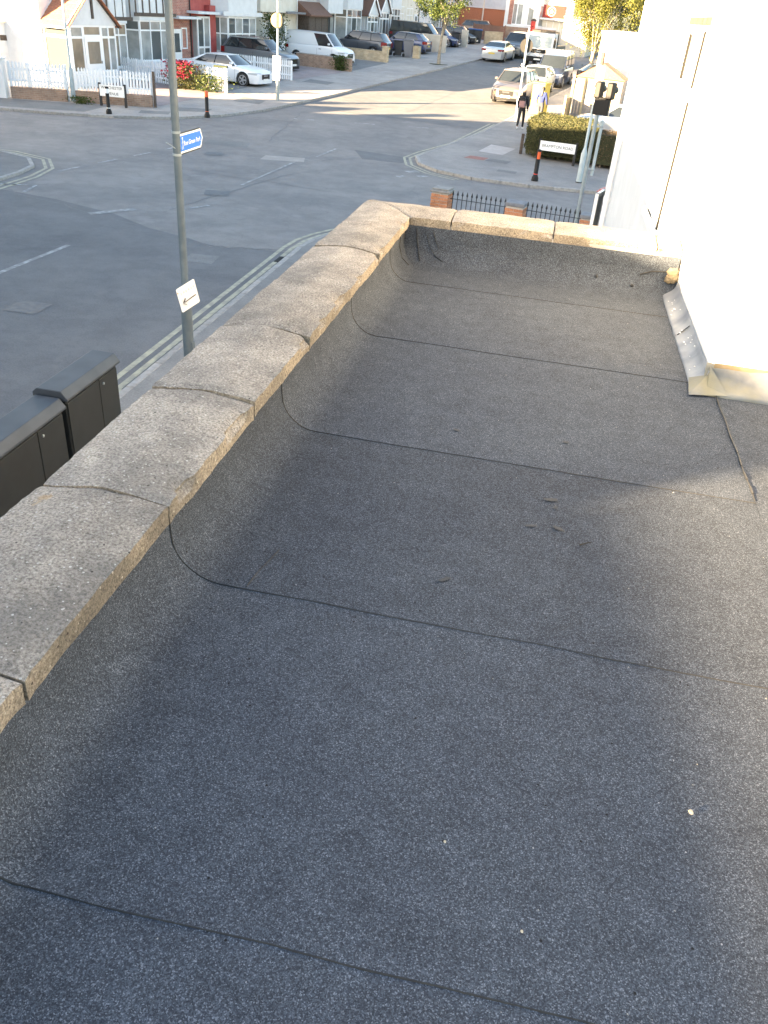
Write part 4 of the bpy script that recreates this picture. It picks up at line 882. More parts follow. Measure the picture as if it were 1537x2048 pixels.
STY = dict(
    saloon=dict(hood=.84, cowl=(.27, .98), roof0=(.41, 1.0), roof1=(.68, .985), rear=(.86, 1.03), tail=(.985, .98), belt=.97, ax=(.185, .79)),
    suv=dict(hood=.90, cowl=(.25, 1.06), roof0=(.38, .99), roof1=(.88, .97), rear=(.965, 1.08), tail=(.985, 1.02), belt=1.04, ax=(.19, .79)),
    hatch=dict(hood=.80, cowl=(.24, .98), roof0=(.38, 1.0), roof1=(.82, .97), rear=(.95, 1.02), tail=(.985, .98), belt=.97, ax=(.19, .81)),
    van=dict(hood=.98, cowl=(.20, 1.14), roof0=(.335, .98), roof1=(.965, .985), rear=(.99, 1.10), tail=(.992, 1.05), belt=1.10, ax=(.19, .80)))
def car(name, label, cat, x, y, head, L, W, H, style, pm, rwheel=.33, rails=False, plate_front='plate_w', blank_side=False, dark_low=False, rack=False):
    """a road vehicle; local +x is its nose, origin on the ground at its middle"""
    S = STY[style]; m = M[pm]
    t = thing(name, label, cat, (x, y, G(y) + .02), head, 'cars and vans parked along the street')
    sl = (G(y + 1) - G(y - 1)) / 2; t.rotation_euler = (0, -math.atan(sl * math.sin(head)), head)
    X = lambda f: L * (.5 - f)
    ax = [X(S['ax'][0]), X(S['ax'][1])]; ra = rwheel + .055; sill = .20
    k = H / 1.45 if style == 'saloon' else 1.0
    cw, rr = S['cowl'], S['rear']; belt = S['belt'] * (H / 1.62 if style == 'suv' else H / 1.5 if style == 'hatch' else H / 1.9 if style == 'van' else 1)
    hz = S['hood'] * belt / S['belt']; cz = cw[1] * belt / S['belt']; rz_ = rr[1] * belt / S['belt']; tz = S['tail'][1] * belt / S['belt']
    fs = sorted(set([0, .008, .03, .07, .12, cw[0] * .75, cw[0], .33, .4, .5, .6, .68, rr[0] - .06 if rr[0] < .93 else .9, rr[0] if rr[0] < .97 else .955, .965, .988, 1.0] + [S['ax'][i] + d * ra / L for i in (0, 1) for d in (-1.02, -.98, -.8, -.5, -.2, .2, .5, .8, .98, 1.02)]))
    def ztop(f):
        if f < .03: return hz * (.80 + .14 * (f / .03))
        if f < cw[0]: q = (f - .03) / (cw[0] - .03); return hz * .94 + (cz - hz * .94) * (q ** .8)
        if f < rr[0]: return cz + (rz_ - cz) * (f - cw[0]) / (rr[0] - cw[0])
        return rz_ + (tz - rz_) * min(1, (f - rr[0]) / max(.01, .985 - rr[0])) - (0.10 if f > .992 else 0)
    def hw(f):
        e = min(f, 1 - f); q = min(1, e / .14); base = .82 if f < .5 else .88
        return W / 2 * (base + (1 - base) * math.sqrt(max(0, 1 - (1 - q) ** 2)))
    def zb(f):
        z = sill + (.06 if (f < .02 or f > .98) else 0)
        for a in ax:
            d = abs(X(f) - a)
            if d < ra: z = max(z, rwheel + math.sqrt(ra * ra - d * d))
        return z
    rings = []
    for f in fs:
        T, h, b0 = ztop(f), hw(f), zb(f); T = max(T, b0 + .03)
        pr = [(h * .55, T + .012), (h * .84, T), (h * .945, T - .05), (h * .985, T - .16), (h, max(.62, 0)), (h * .995, .42), (h * .97, .26), (h * .93, sill)]
        pr = [(yy, max(zz, b0 + .002 * (7 - i)) if i > 1 else zz) for i, (yy, zz) in enumerate(pr)]
        rings.append([(X(f), 0, T + .018)] + [(X(f), yy, zz) for yy, zz in pr] + [(X(f), 0, b0 if b0 > sill + .1 else sill)] + [(X(f), -yy, zz) for yy, zz in reversed(pr)])
    mb = MB(); n = len(rings[0])
    for r in rings: mb.v += r
    for i in range(len(rings) - 1):
        for j in range(n): mb.f.append((i * n + j, (i + 1) * n + j, (i + 1) * n + (j + 1) % n, i * n + (j + 1) % n))
    mb.f += [tuple(range(n)), tuple(range(len(rings) * n - 1, (len(rings) - 1) * n - 1, -1))]
    mb.obj('body', m, t, smooth=32)
    mb = MB(); mb.box(-L / 2 + .25, L / 2 - .25, -W / 2 + .22, W / 2 - .22, .17, .62); mb.obj('underbody', M['black'], t)
    # glasshouse
    wb, wt = W / 2 * .915, W / 2 * (.70 if style != 'van' else .84); xa, xb, xc, xd = X(cw[0]), X(S['roof0'][0]), X(S['roof1'][0]), X(rr[0])
    za, zr0, zr1, zd = cz - .02, H * S['roof0'][1] - .05, H * S['roof1'][1] - .05, rz_ - .02
    def bowed(x0, z0, h0, x1, z1, h1, bulge, nn=6, mm=3):
        rows = []
        for i in range(mm + 1):
            q = i / mm; r = []
            for j in range(nn + 1):
                s = 2 * j / nn - 1; r.append((x0 + (x1 - x0) * q + bulge * (1 - s * s), (h0 + (h1 - h0) * q) * s, z0 + (z1 - z0) * q + .05 * math.sin(q * 1.57) * 0))
            rows.append(r)
        return rows
    mb = MB(); mb.grid(bowed(xa, za, wb * .96, xb, zr0, wt * .96, .10)); mb.obj('windscreen', M['car_glass'], t, smooth=60)
    if not (style == 'van' and blank_side):
        mb = MB(); mb.grid(bowed(xd, zd, wb * .96, xc, zr1, wt * .96, -.08)); mb.obj('rear_window', M['car_glass'], t, smooth=60)
    else:
        mb = MB(); mb.grid(bowed(xd, zd, wb, xc, zr1, wt, -.02)); mb.obj('rear_doors', m, t, smooth=60)
    rows = []                                              # roof skin
    for i in range(9):
        q = i / 8; xx = xb + (xc - xb) * q; zz = zr0 + (zr1 - zr0) * q; crown = .055 * (1 - (2 * q - 1) ** 4 * .8); r = []
        for j in range(9):
            s = 2 * j / 8 - 1; e = 1.03 if abs(s) < .99 else 1.05
            r.append((xx + (.08 if q < .01 else -.06 if q > .99 else 0) * (1 - s * s), wt * s * e, zz + crown * (1 - .9 * s * s) + .008))
        rows.append(r)
    mb = MB(); mb.grid(rows); low = [[(p[0], p[1], p[2] - .03) for p in r] for r in rows]; mb.grid([r[::-1] for r in low])
    edge = rows[0] + [r[-1] for r in rows[1:]] + rows[-1][::-1][1:] + [r[0] for r in rows[::-1][1:]]; elow = [(p[0], p[1], p[2] - .03) for p in edge]; mb.grid([edge, elow])
    mb.obj('roof', m, t, smooth=40)
    for s in (1, -1):
        def sp(q, h):        # point on the side window plane: q along, h from belt (0) to roof (1)
            x0 = xa + (xd - xa) * q; x1 = xb + (xc - xb) * q
            zz0 = za + (zd - za) * q; zz1 = zr0 + (zr1 - zr0) * q
            return Vector((x0 + (x1 - x0) * h, s * (wb + (wt - wb) * h) * (1 + .02 * math.sin(h * 3.14)), zz0 + (zz1 - zz0) * h))
        out = Vector((0, s * .006, 0))
        if style == 'van' and blank_side:
            mb = MB(); mb.grid([[sp(.31 + .69 * i / 6, h / 4) for i in range(7)] for h in range(5)]); mb.obj('side_panel', m, t, smooth=60)
            cuts = [(0.0, .31)]
        else: cuts = {'saloon': [(.0, .47), (.47, .90)], 'suv': [(.0, .36), (.36, .68), (.68, .95)], 'hatch': [(.0, .42), (.42, .84)], 'van': [(.0, .31), (.31, .66), (.66, .96)]}[style]
        for (q0, q1) in cuts:
            mb = MB(); mb.grid([[sp(q0 + (q1 - q0) * i / 4, h / 3) for i in range(5)] for h in range(4)]); mb.obj('side_window', M['car_glass'], t, smooth=60)
        mb = MB(); mb.grid([[sp(0, i / 6) + Vector((dx, s * dy, 0)) for i in range(7)] for dx, dy in ((.055, -.03), (.02, .012), (-.045, .010))]); mb.obj('pillar', m, t, smooth=50)
        for (q0, q1) in cuts[1:]: mb = MB(); mb.bar(sp(q0, 0) + out, sp(q0, 1) + out, .055, .02); mb.obj('pillar', M['black'], t)
        qe = cuts[-1][1]
        if qe < .999 and not blank_side:
            mb = MB(); mb.grid([[sp(qe + (1.0 - qe) * i / 3, h / 4) + out * .6 for i in range(4)] for h in range(5)]); mb.obj('rear_pillar', m, t, smooth=60)
        tq = .31 if blank_side else 1.0; mb = MB(); mb.grid([[sp(tq * i / 8, h) + out * 1.2 for i in range(9)] for h in (-.02, .018)]); mb.obj('window_trim', M['chrome'] if style == 'saloon' else M['black'], t)
        if rails:
            mb = MB(); a_ = sp(.12, 1) + Vector((0, -s * .03, .075)); b_ = sp(.92, 1) + Vector((0, -s * .03, .07)); mb.tube(a_, b_, .018, n=8)
            for q in (.12, .5, .92): mb.bar(sp(q, 1) + Vector((0, -s * .03, .0)), sp(q, 1) + Vector((0, -s * .03, .075)), .05, .03)
            mb.obj('roof_rail', M['chrome'], t)
        mp = sp(.06, .08) + Vector((-.02, s * .13, .06))
        mb = MB(); mb.box(mp.x - .07, mp.x + .07, mp.y - .09, mp.y + .09, mp.z - .06, mp.z + .06); mi = mb.obj('mirror', m, t, bevel=.025)
        # doors: handles and shut lines
        for q in ([.30, .58] if style != 'van' else [.27]): xx = xa + (xd - xa) * q; mb = MB(); mb.box(xx - .09, xx + .09, s * W / 2 * .985 - .012, s * W / 2 * .985 + .012, belt - .21, belt - .175); mb.obj('door_handle', m if style != 'van' else M['black'], t)
        for q in ([.02, .36, .66] if style != 'van' else [.02, .33]):
            xx = xa + (xd - xa) * q; mb = MB()
            mb.add([(xx - .005, s * (W / 2 * .93), belt - .02), (xx + .005, s * (W / 2 * .93), belt - .02), (xx + .005, s * (W / 2 * .99 + .006), belt - .16), (xx - .005, s * (W / 2 * .99 + .006), belt - .16), (xx + .005, s * (W / 2 + .003), .55), (xx - .005, s * (W / 2 + .003), .55), (xx + .005, s * (W / 2 * .985 + .003), .30), (xx - .005, s * (W / 2 * .985 + .003), .30)], [(0, 1, 2, 3), (3, 2, 4, 5), (5, 4, 6, 7)])
            mb.obj('door_gap', M['black'], t)
        # lamps
        zl = hz * .80
        mb = MB(); fx = [.028, .05, .085, .12]; mb.grid([[(X(f) + .018 * (1 - i / 4), s * (hw(f) * .995 + .008) - s * .0, zl + dz * (1 - i * .12)) for i, f in enumerate(fx)] for dz in (-.045, .065)])
        mb.grid([[(X(.003) + .008, s * hw(0) * .62, zl + dz * .8), (X(.006) + .010, s * hw(0.004) * .82, zl + dz), (X(.028) + .018, s * (hw(.028) * .995 + .008), zl + dz)] for dz in (-.045, .065)])
        mb.obj('headlight', M['lamp_glass'], t, smooth=50)
        tl = tz - .14
        mb = MB(); h0, h1 = (-.07, .08) if style in ('saloon',) else (-.20, .14) if style == 'suv' else (-.13, .10)
        mb.grid([[(X(f), s * (hw(f) + .008), tl + dz) for f in (.93, .955, .975, .993)] for dz in (h0 * .8, 0, h1)])
        mb.grid([[(X(.993), s * (hw(.993) + .008), tl + dz), (X(1.0) - .010, s * hw(1) * .9, tl + dz), (X(1.0) - .010, s * hw(1) * .60, tl + dz * .8)] for dz in (h0, 0, h1)])
        mb.obj('tail_light', M['tail_red'], t, smooth=50)
        # wheels
        for xx in ax:
            wo = bpy.data.objects.new('wheel', None); COL.objects.link(wo); wo.parent = t; wo.location = (xx, s * (W / 2 - .105), rwheel); wo.rotation_euler = (0, 0, 0 if s < 0 else math.pi)
            for me in wheel_meshes(rwheel, .20): put(me.name, me, None, wo)
    mb = MB(); mb.grid([[(X(0) + .012, yy * W / 2, zz) for yy in (-.46, -.23, 0, .23, .46)] for zz in (hz * .50, hz * .78)]); mb.obj('grille', M['black'], t)
    mb = MB(); mb.box(X(0) + .010, X(0) + .016, -W * .11, W * .11, hz * .66, hz * .74); mb.obj('badge', M['chrome'], t)
    mb = MB(); mb.grid([[(X(f) + .012 * (f < .02), yy * hw(f), zz) for f, yy in ((.055, -1.008), (.012, -.98), (0.0, -.8), (0.0, 0), (0.0, .8), (.012, .98), (.055, 1.008))] for zz in (.22, .36)]); mb.obj('bumper', M['black'] if style != 'saloon' else m, t, smooth=50)
    mb = MB(); mb.grid([[(X(f) - .012 * (f > .98), yy * hw(f), zz) for f, yy in ((.945, -1.008), (.988, -.98), (1.0, -.8), (1.0, 0), (1.0, .8), (.988, .98), (.945, 1.008))] for zz in (.24, .44)]); mb.obj('bumper', M['black'] if style != 'saloon' else m, t, smooth=50)
    mb = MB(); mb.box(X(0) + .014, X(0) + .028, -.26, .26, hz * .40, hz * .40 + .11); mb.obj('number_plate', M[plate_front], t)
    mb = MB(); mb.box(X(1) - .026, X(1) - .012, -.26, .26, tz * .58, tz * .58 + .11); mb.obj('number_plate', M['plate_y'], t)
    if dark_low or style == 'suv':
        for s in (1, -1): mb = MB(); mb.box(ax[1] + ra, ax[0] - ra, s * W / 2 - .03, s * W / 2 + .004, .19, .32); mb.obj('sill_trim', M['black'], t)
    if rack:
        mb = MB()
        for q in (.2, .5, .85):
            xx = xb + (xc - xb) * q; mb.bar((xx, -wt * 1.02, H + .10), (xx, wt * 1.02, H + .10), .04)
            for s in (1, -1): mb.bar((xx, s * wt * .95, H - .03), (xx, s * wt * .95, H + .10), .04)
        for s in (-.9, 0, .9): mb.bar((xb - .2, s * wt, H + .13), (xc, s * wt, H + .13), .035)
        mb.obj('roof_rack', M['alloy'], t)
    return t
YF = math.atan2(ND.y, ND.x); YB = YF + math.pi; YU = math.atan2(UD.y, UD.x); YD = YU + math.pi
car('parked_car', 'white saloon car parked on the drive between the picket fences', 'car', -18.35, 47.55, YF, 4.9, 1.87, 1.45, 'saloon', 'paint_white', .345)
car('parked_car', 'silver grey estate car with roof rails on the drive behind the white saloon', 'car', -19.0, 55.2, YF, 4.75, 1.86, 1.72, 'suv', 'paint_grey', .35, rails=True)
car('parked_van', 'small white panel van with a dark cab window on a drive', 'van', -16.9, 61.6, YF, 4.6, 1.84, 1.90, 'van', 'paint_white', .33, blank_side=True)
car('parked_car', 'dark grey blue crossover parked tail to the street beside the stone wall', 'car', -15.75, 69.4, YB, 4.5, 1.82, 1.70, 'suv', 'paint_darkblue', .35)
car('parked_car', 'dark blue hatchback with a pale roof edge parked behind the wheelie bins', 'car', -13.35, 75.2, YB, 4.0, 1.76, 1.52, 'hatch', 'paint_blue', .32)
car('parked_van', 'black people carrier van standing behind a beige wall', 'van', -13.3, 81.4, YF, 5.1, 1.95, 1.98, 'van', 'paint_black', .35)
car('parked_car', 'dark blue car nosing out of a drive beside black bins', 'car', -12.1, 84.6, YF, 4.2, 1.78, 1.50, 'hatch', 'paint_blue', .32)
car('parked_car', 'dark car in the farthest drive behind the blue lidded bin', 'car', -11.0, 90.2, YF, 4.1, 1.76, 1.48, 'hatch', 'paint_black', .32)
car('parked_car', 'brown estate car in sunlight before the orange brick wall', 'car', -9.7, 100.6, R(-4), 4.6, 1.82, 1.62, 'suv', 'paint_brown', .34)
car('parked_car', 'silver coupe seen from behind parked at the left kerb', 'car', -5.75, 76.6, YU, 4.65, 1.85, 1.38, 'saloon', 'paint_silver', .34)
car('parked_car', 'dark grey off road car facing us beyond the silver coupe', 'car', -4.55, 81.6, YD, 4.6, 1.93, 1.88, 'suv', 'paint_grey', .36)
car('parked_car', 'bronze grey crossover at the front of the right hand row', 'car', -2.72, 52.4, YD, 4.4, 1.82, 1.62, 'suv', 'paint_bronze', .35)
car('parked_car', 'pale silver small car squeezed between the crossover and the navy van', 'car', -1.75, 57.2, YD, 3.75, 1.70, 1.50, 'hatch', 'paint_palesilver', .30)
car('parked_van', 'navy van with a roof rack in the right hand row', 'van', -.78, 62.4, YD, 4.4, 1.84, 1.86, 'van', 'paint_navy', .33, rack=True)
car('parked_car', 'dark car with a red tail light behind the sunlit tree', 'car', 2.9, 63.5, R(12), 4.2, 1.78, 1.46, 'hatch', 'paint_black', .32)
car('parked_car', 'silver car parked behind the clipped hedge beside the white house wall', 'car', 3.05, 42.6, R(175), 4.6, 1.80, 1.45, 'saloon', 'paint_silver', .33)
car('parked_car', 'small blue car far up the road beside the house on the right', 'car', 7.6, 121, YU, 4.3, 1.8, 1.5, 'hatch', 'paint_palesilver', .32)

# tipper lorry coming down the street
lo = thing('lorry', 'white cab tipper lorry facing us in the middle of the street', 'lorry', (-2.45, 73.6, G(73.6) + .02), YD)
mb = MB(); rows = []
prof = [(0.0, .62), (.04, 1.05), (.06, 1.32), (-.18, 2.18), (-.34, 2.32), (-1.5, 2.36), (-1.62, 2.30), (-1.62, .62)]
for y, k in ((-1.05, .985), (-1.02, 1), (1.02, 1), (1.05, .985)): rows.append([(x * k, y, z if z < 2.2 else z * (k * .02 + .98)) for x, z in prof])
mb.grid(rows); mb.add([(x * .985, -1.05, z) for x, z in prof], [tuple(range(8))]); mb.add([(x * .985, 1.05, z) for x, z in prof], [tuple(range(7, -1, -1))]); mb.obj('cab', M['paint_white'], lo, smooth=25, merge=True)
mb = MB(); mb.grid([[(.075 - .235 * q + .03 * (1 - s * s), s * .93, 1.36 + .78 * q) for s in (-1, -.5, 0, .5, 1)] for q in (0, .5, 1)]); mb.obj('windscreen', mat('pale_reflecting_glass', (.30, .34, .33), .08, spec=.9), lo, smooth=60)
for s in (1, -1):
    mb = MB(); mb.add([(-.18, s * 1.058, 1.34), (-1.0, s * 1.058, 1.34), (-1.0, s * 1.058, 2.1), (-.40, s * 1.058, 2.1)], [(0, 1, 2, 3) if s < 0 else (3, 2, 1, 0)]); mb.obj('side_window', M['car_glass'], lo)
    mb = MB(); mb.box(.02, .08, s * 1.2 - .09, s * 1.2 + .09, 1.45, 1.95); mb.bar((.03, s * 1.05, 1.9), (.05, s * 1.2, 1.9), .025); mb.obj('mirror', M['black'], lo, bevel=.015)
    mb = MB(); mb.box(.045, .065, s * .78 - .16, s * .78 + .16, .78, .98); mb.obj('headlight', M['lamp_glass'], lo, bevel=.01)
    mb = MB(); mb.box(.03, .062, s * 1.0 - .05, s * 1.0 + .05, .80, .96); mb.obj('indicator', M['amber'], lo)
    for xx in (-.62, -3.6):
        wo = bpy.data.objects.new('wheel', None); COL.objects.link(wo); wo.parent = lo; wo.location = (xx, s * .95, .38); wo.rotation_euler = (0, 0, 0 if s < 0 else math.pi)
        for me in wheel_meshes(.38, .24): put(me.name, me, None, wo)
mb = MB(); mb.box(.045, .07, -.62, .62, .98, 1.24); mb.obj('grille', M['black'], lo); mb = MB(); mb.box(.06, .08, -.18, .18, 1.04, 1.14); mb.obj('badge', M['chrome'], lo)
mb = MB(); mb.box(-.2, .12, -1.06, 1.06, .38, .74); mb.obj('bumper', M['black'], lo, bevel=.03); mb = MB(); mb.box(.125, .135, -.26, .26, .50, .61); mb.obj('number_plate', M['plate_w'], lo)
mb = MB(); mb.box(-5.2, -.4, -.4, .4, .55, .80); mb.obj('chassis', M['black'], lo)
mb = MB(); mb.box(-5.3, -1.75, -1.1, 1.1, .95, 1.0); mb.box(-5.3, -5.24, -1.1, 1.1, 1.0, 1.5); mb.box(-1.8, -1.74, -1.1, 1.1, 1.0, 2.5)
for s in (1, -1): mb.box(-5.3, -1.75, s * 1.07 - .03, s * 1.07 + .03, 1.0, 1.5)
mb.obj('tipper_body', M['sign_grey'], lo)

# ------------------------------------------------------------------ houses
P0 = Vector((-23.5, 47.0))
HZ = math.atan2(UD.y, UD.x)              # local +x along the street, local -y towards the street
def windowp(parent, p0, p1, z0, z1, nx, transom=None, fr=.07, pane='glass_net', fm='upvc', proud=.02):
    """window from plan point p0 to p1 (right hand normal is outwards); frame bars with a pane in each light"""
    p0 = Vector(p0); p1 = Vector(p1); d = p1 - p0; L = d.length; d /= L; ang = math.atan2(d.y, d.x)
    T = Matrix.Translation((p0.x, p0.y, 0)) @ Matrix.Rotation(ang, 4, 'Z')
    mb = MB(); xs = [i * L / nx for i in range(nx + 1)]
    for i, x in enumerate(xs):
        a = 0 if i == 0 else x - fr / 2; b = fr if i == 0 else x + fr / 2
        if i == nx: a, b = L - fr, L
        mb.box(a, b, -proud, .06, z0, z1, T)
    zs = [z0, z1 - fr] + ([transom - fr / 2] if transom else [])
    for z in zs: mb.box(.002, L - .002, -proud + .003, .055, z, z + fr, T)
    w = mb.obj('window', M[fm], parent)
    tiers = [(z0 + fr, z1 - fr)] if not transom else [(z0 + fr, transom - fr / 2), (transom + fr / 2, z1 - fr)]
    for i in range(nx):
        for k, (a, b) in enumerate(tiers):
            mb = MB(); x0 = xs[i] + fr / 2; x1 = xs[i + 1] - fr / 2
            mb.box(x0, x1, .012, .03, a, b, T); q = pane if not isinstance(pane, (list, tuple)) else pane[(i + k) % len(pane)]
            mb.obj('pane', M[q], w)
    return w
def bay(h, x0, x1, dep, sill, head, top, nx=(1, 3, 1), transom=2.15, skirt='white', upper='white', pane='glass_net', cant=.55):
    pts = [(x0, 0), (x0 + cant, -dep), (x1 - cant, -dep), (x1, 0)]
    mb = MB(); mb.prism(pts, 0, sill); mb.obj('bay_skirt', M[skirt], h)
    mb = MB(); mb.prism([(x0 - .05, .0), (x0 + cant - .03, -dep - .06), (x1 - cant + .03, -dep - .06), (x1 + .05, .0)], sill, sill + .06); mb.obj('sill', M['upvc'], h)
    inn = [(x0 + .12, .05), (x0 + cant + .05, -dep + .12), (x1 - cant - .05, -dep + .12), (x1 - .12, .05)]
    mb = MB(); mb.prism(inn, sill + .06, head); mb.obj('bay_inside', M['greyrender'], h)
    for i in range(3): windowp(h, pts[i], pts[i + 1], sill + .06, head, nx[i], transom, pane=pane)
    mb = MB(); mb.prism([(x0 - .06, 0), (x0 + cant - .04, -dep - .08), (x1 - cant + .04, -dep - .08), (x1 + .06, 0)], head, top); mb.obj('bay_upper', M[upper], h)
    windowp(h, (x0 + cant + .25, -dep - .085), (x1 - cant - .25, -dep - .085), top - 1.45, top - .15, 3, top - .5)
def door(h, x0, x1, z1, m='upvc', panes=True, y=-.0, glass='glass_net'):
    mb = MB(); mb.box(x0 - .06, x1 + .06, y - .05, y + .02, 0.10, z1 + .06); d = mb.obj('door', M[m], h)
    if panes:
        mb = MB(); mb.box(x0 + .14, x1 - .14, y - .062, y - .051, 1.0, z1 - .16); mb.obj('pane', M[glass], d)
    mb = MB(); mb.box(x1 - .12, x1 - .08, y - .09, y - .05, 1.0, 1.12); mb.obj('handle', M['chrome'], d)
def house_at(s0, s1, label, wall='white', name='terraced_house'):
    p = P0 + UD * s0; mid = P0 + UD * (s0 + s1) / 2
    h = thing(name, label, 'house', (p.x, p.y, G(p.y) + .10), HZ, 'houses along the left of the street'); h['w'] = s1 - s0
    mb = MB(); mb.box(0.003, s1 - s0 - .003, 0.0, 8.0, -.3, 5.4); mb.obj('wall', M[wall], h)
    xd = s1 - s0 - .12; mb = MB(); mb.tube((xd, -.06, 0), (xd, -.06, 5.25), .038, n=8)
    for z in (.9, 2.4, 3.9): mb.tube((xd, -.06, z), (xd, -.06, z + .06), .046, n=8)
    mb.obj('drainpipe', M['upvc' if int(s0) % 2 else 'black_matt'], h, smooth=40)
    mb = MB(); mb.box(-.05, s1 - s0 + .05, -.40, -.28, 5.22, 5.32); mb.obj('gutter', M['black_matt'], h)
    return h
def gable_roof(h, x0, x1, y0, y1, z, rise, m='tile_dark', hip=0.0, over=.3):
    ym = (y0 + y1) / 2; mb = MB()
    a = [(x0 - over, y0 - over, z), (x1 + over, y0 - over, z), (x1 + over, y1 + over, z), (x0 - over, y1 + over, z), (x0 - over + hip, ym, z + rise), (x1 + over - hip, ym, z + rise)]
    b = [(p[0], p[1], p[2] - .14) for p in a[:4]]
    mb.add(a + b, [(0, 1, 5, 4), (2, 3, 4, 5), (3, 0, 4), (1, 2, 5), (6, 7, 1, 0), (7, 8, 2, 1), (8, 9, 3, 2), (9, 6, 0, 3), (9, 8, 7, 6)]); return mb.obj('roof', M[m], h)
def chimney(h, x, y, z): mb = MB(); mb.box(x - .45, x + .45, y - .3, y + .3, z, z + 1.6); mb.box(x - .5, x + .5, y - .35, y + .35, z + 1.6, z + 1.75); mb.obj('chimney', M['brick_red'], h)

def timbers(h, x0, x1, y, z0, z1, step=.62):
    mb = MB(); mb.box(x0, x1, y - .035, y, z0, z0 + .17); mb.obj('timber', M['timber'], h)
    x = x0 + .12
    while x < x1 - .1:
        mb = MB(); mb.box(x, x + .09, y - .03, y, z0 + .17, z1); mb.obj('timber', M['timber'], h); x += step

# corner house with the white glazed porch
A = house_at(-6.95, -.92, 'half timbered corner house with a white glazed gable porch and orange tiled porch roof', 'white')
gable_roof(A, 0, 6.03, 0, 8, 5.4, 2.7, hip=3.6); chimney(A, 5.4, 4, 7.2)
px0, px1, pd = .10, 3.50, 1.55                 # porch
mb = MB(); mb.box(px0, px1, -pd, 0, 0, .60); mb.obj('porch_base', M['white'], A)
windowp(A, (px0, 0.0), (px0, -pd), .60, 2.62, 1, 2.12, fr=.11, pane=['glass'])
windowp(A, (px0, -pd), (px0 + .95, -pd), .60, 2.62, 1, 2.12, fr=.10, pane=['glass_warm', 'glass_net'])
windowp(A, (px1 - 1.15, -pd), (px1, -pd), .60, 2.62, 2, 2.12, fr=.10, pane=['glass_warm', 'glass_net'])
windowp(A, (px1, -pd), (px1, 0), .60, 2.62, 1, 2.12, fr=.11, pane=['glass_net'])
door(A, px0 + 1.02, px1 - 1.22, 2.10, glass='glass_warm', y=-pd); windowp(A, (px0 + .95, -pd), (px1 - 1.15, -pd), 2.16, 2.62, 1, pane='glass_warm')
mb = MB(); mb.box(px0 + .03, px1 - .03, -pd + .15, -.05, .60, 2.6); mb.obj('porch_inside', M['beige'], A)
xm = (px0 + px1) / 2; mb = MB(); mb.prism([(px0 - .08, 2.62), (px1 + .08, 2.62), (xm, 4.05)], 0, .10, Matrix.Translation((0, -pd + .06, 0)) @ Matrix.Rotation(R(90), 4, 'X')); mb.obj('porch_gable', M['white'], A)
for s in (0, 1):
    xe = px0 - .28 if s == 0 else px1 + .28; n = 7; k = 0        # porch roof: courses of tiles, each course a strip
    for c in range(7):
        t0, t1 = c / 7, (c + 1) / 7 + .03
        a = lambda t: (xe + (xm - xe) * t, 2.52 + (4.16 - 2.52) * t)
        (xa_, za_), (xb_, zb_) = a(t0), a(min(t1, 1)); mb = MB()
        off = .035
        mb.add([(xa_, -pd - .25, za_ + off), (xa_, 0, za_ + off), (xb_, 0, zb_ + .012), (xb_, -pd - .25, zb_ + .012), (xa_, -pd - .25, za_), (xa_, 0, za_), (xb_, 0, zb_ - .02), (xb_, -pd - .25, zb_ - .02)],
               [(0, 1, 2, 3) if s == 1 else (3, 2, 1, 0), (4, 7, 6, 5), (0, 4, 5, 1), (0, 3, 7, 4), (1, 5, 6, 2), (2, 6, 7, 3)]); mb.obj('tile_course', M['tile'], A)
mb = MB(); mb.box(xm - .07, xm + .07, -pd - .10, -pd - .045, 2.9, 4.0); mb.obj('timber', M['timber'], A)
mb = MB(); mb.box(px0 - .30, px0 - .20, -pd - .2, 0, 2.46, 2.55); mb.obj('gutter', M['cream'], A)
for s, xe in ((0, px0 - .25), (1, px1 + .25)):
    mb = MB(); mb.bar((xe, -pd - .08, 2.56), (xm, -pd - .08, 4.12), .05, .14); mb.obj('bargeboard', M['upvc'] if s == 0 else M['timber'], A)
bay(A, 3.60, 6.01, .75, .62, 2.68, 5.4, nx=(1, 2, 1), pane=['glass_warm', 'glass_net'])
timbers(A, 3.2, 6.02, -.80, 2.80, 5.3)
B = house_at(-.90, 5.82, 'half timbered house with a wide white bay and a white front door', 'brick_red'); gable_roof(B, 0, 6.72, 0, 8, 5.4, 2.7)
bay(B, .05, 4.0, .75, .62, 2.62, 5.4, nx=(1, 3, 1), pane=['glass_net', 'glass', 'glass_net'])
timbers(B, .1, 3.95, -.835, 2.80, 5.3); door(B, 4.72, 5.5, 2.12, glass='glass'); windowp(B, (5.62, -.0), (6.2, -.0), 1.15, 2.25, 1, None, proud=.05, pane='glass')
mb = MB(); mb.box(4.4, 6.72, -.75, 0, 2.72, 2.84); mb.obj('canopy', M['white'], B)
C = house_at(5.84, 13.1, 'white house with red painted brick by its porch and a leaded corner bay', 'redpaint'); gable_roof(C, 0, 7.26, 0, 8, 5.4, 2.7, hip=3)
windowp(C, (.1, -.35), (1.52, -.35), .35, 2.62, 2, 1.0, fr=.10, pane=['glass_net', 'glass']); mb = MB(); mb.box(.1, 1.52, -.30, 0, 0, 2.62); mb.obj('porch', M['greyrender'], C)
mb = MB(); mb.box(1.54, 2.2, -.36, 0, 0, 3.2); mb.obj('red_pier', M['redpaint'], C); mb = MB(); mb.box(-.4, 2.3, -.8, 0, 2.75, 2.88); mb.obj('canopy', M['white'], C)
bay(C, 2.3, 6.9, .85, .70, 2.66, 5.4, nx=(2, 4, 1), transom=1.75, pane=['glass_net', 'glass'], skirt='greyrender')
mb = MB(); mb.box(2.1, 7.0, -1.0, -.95, 2.72, 2.95); mb.obj('jetty', M['white'], C)
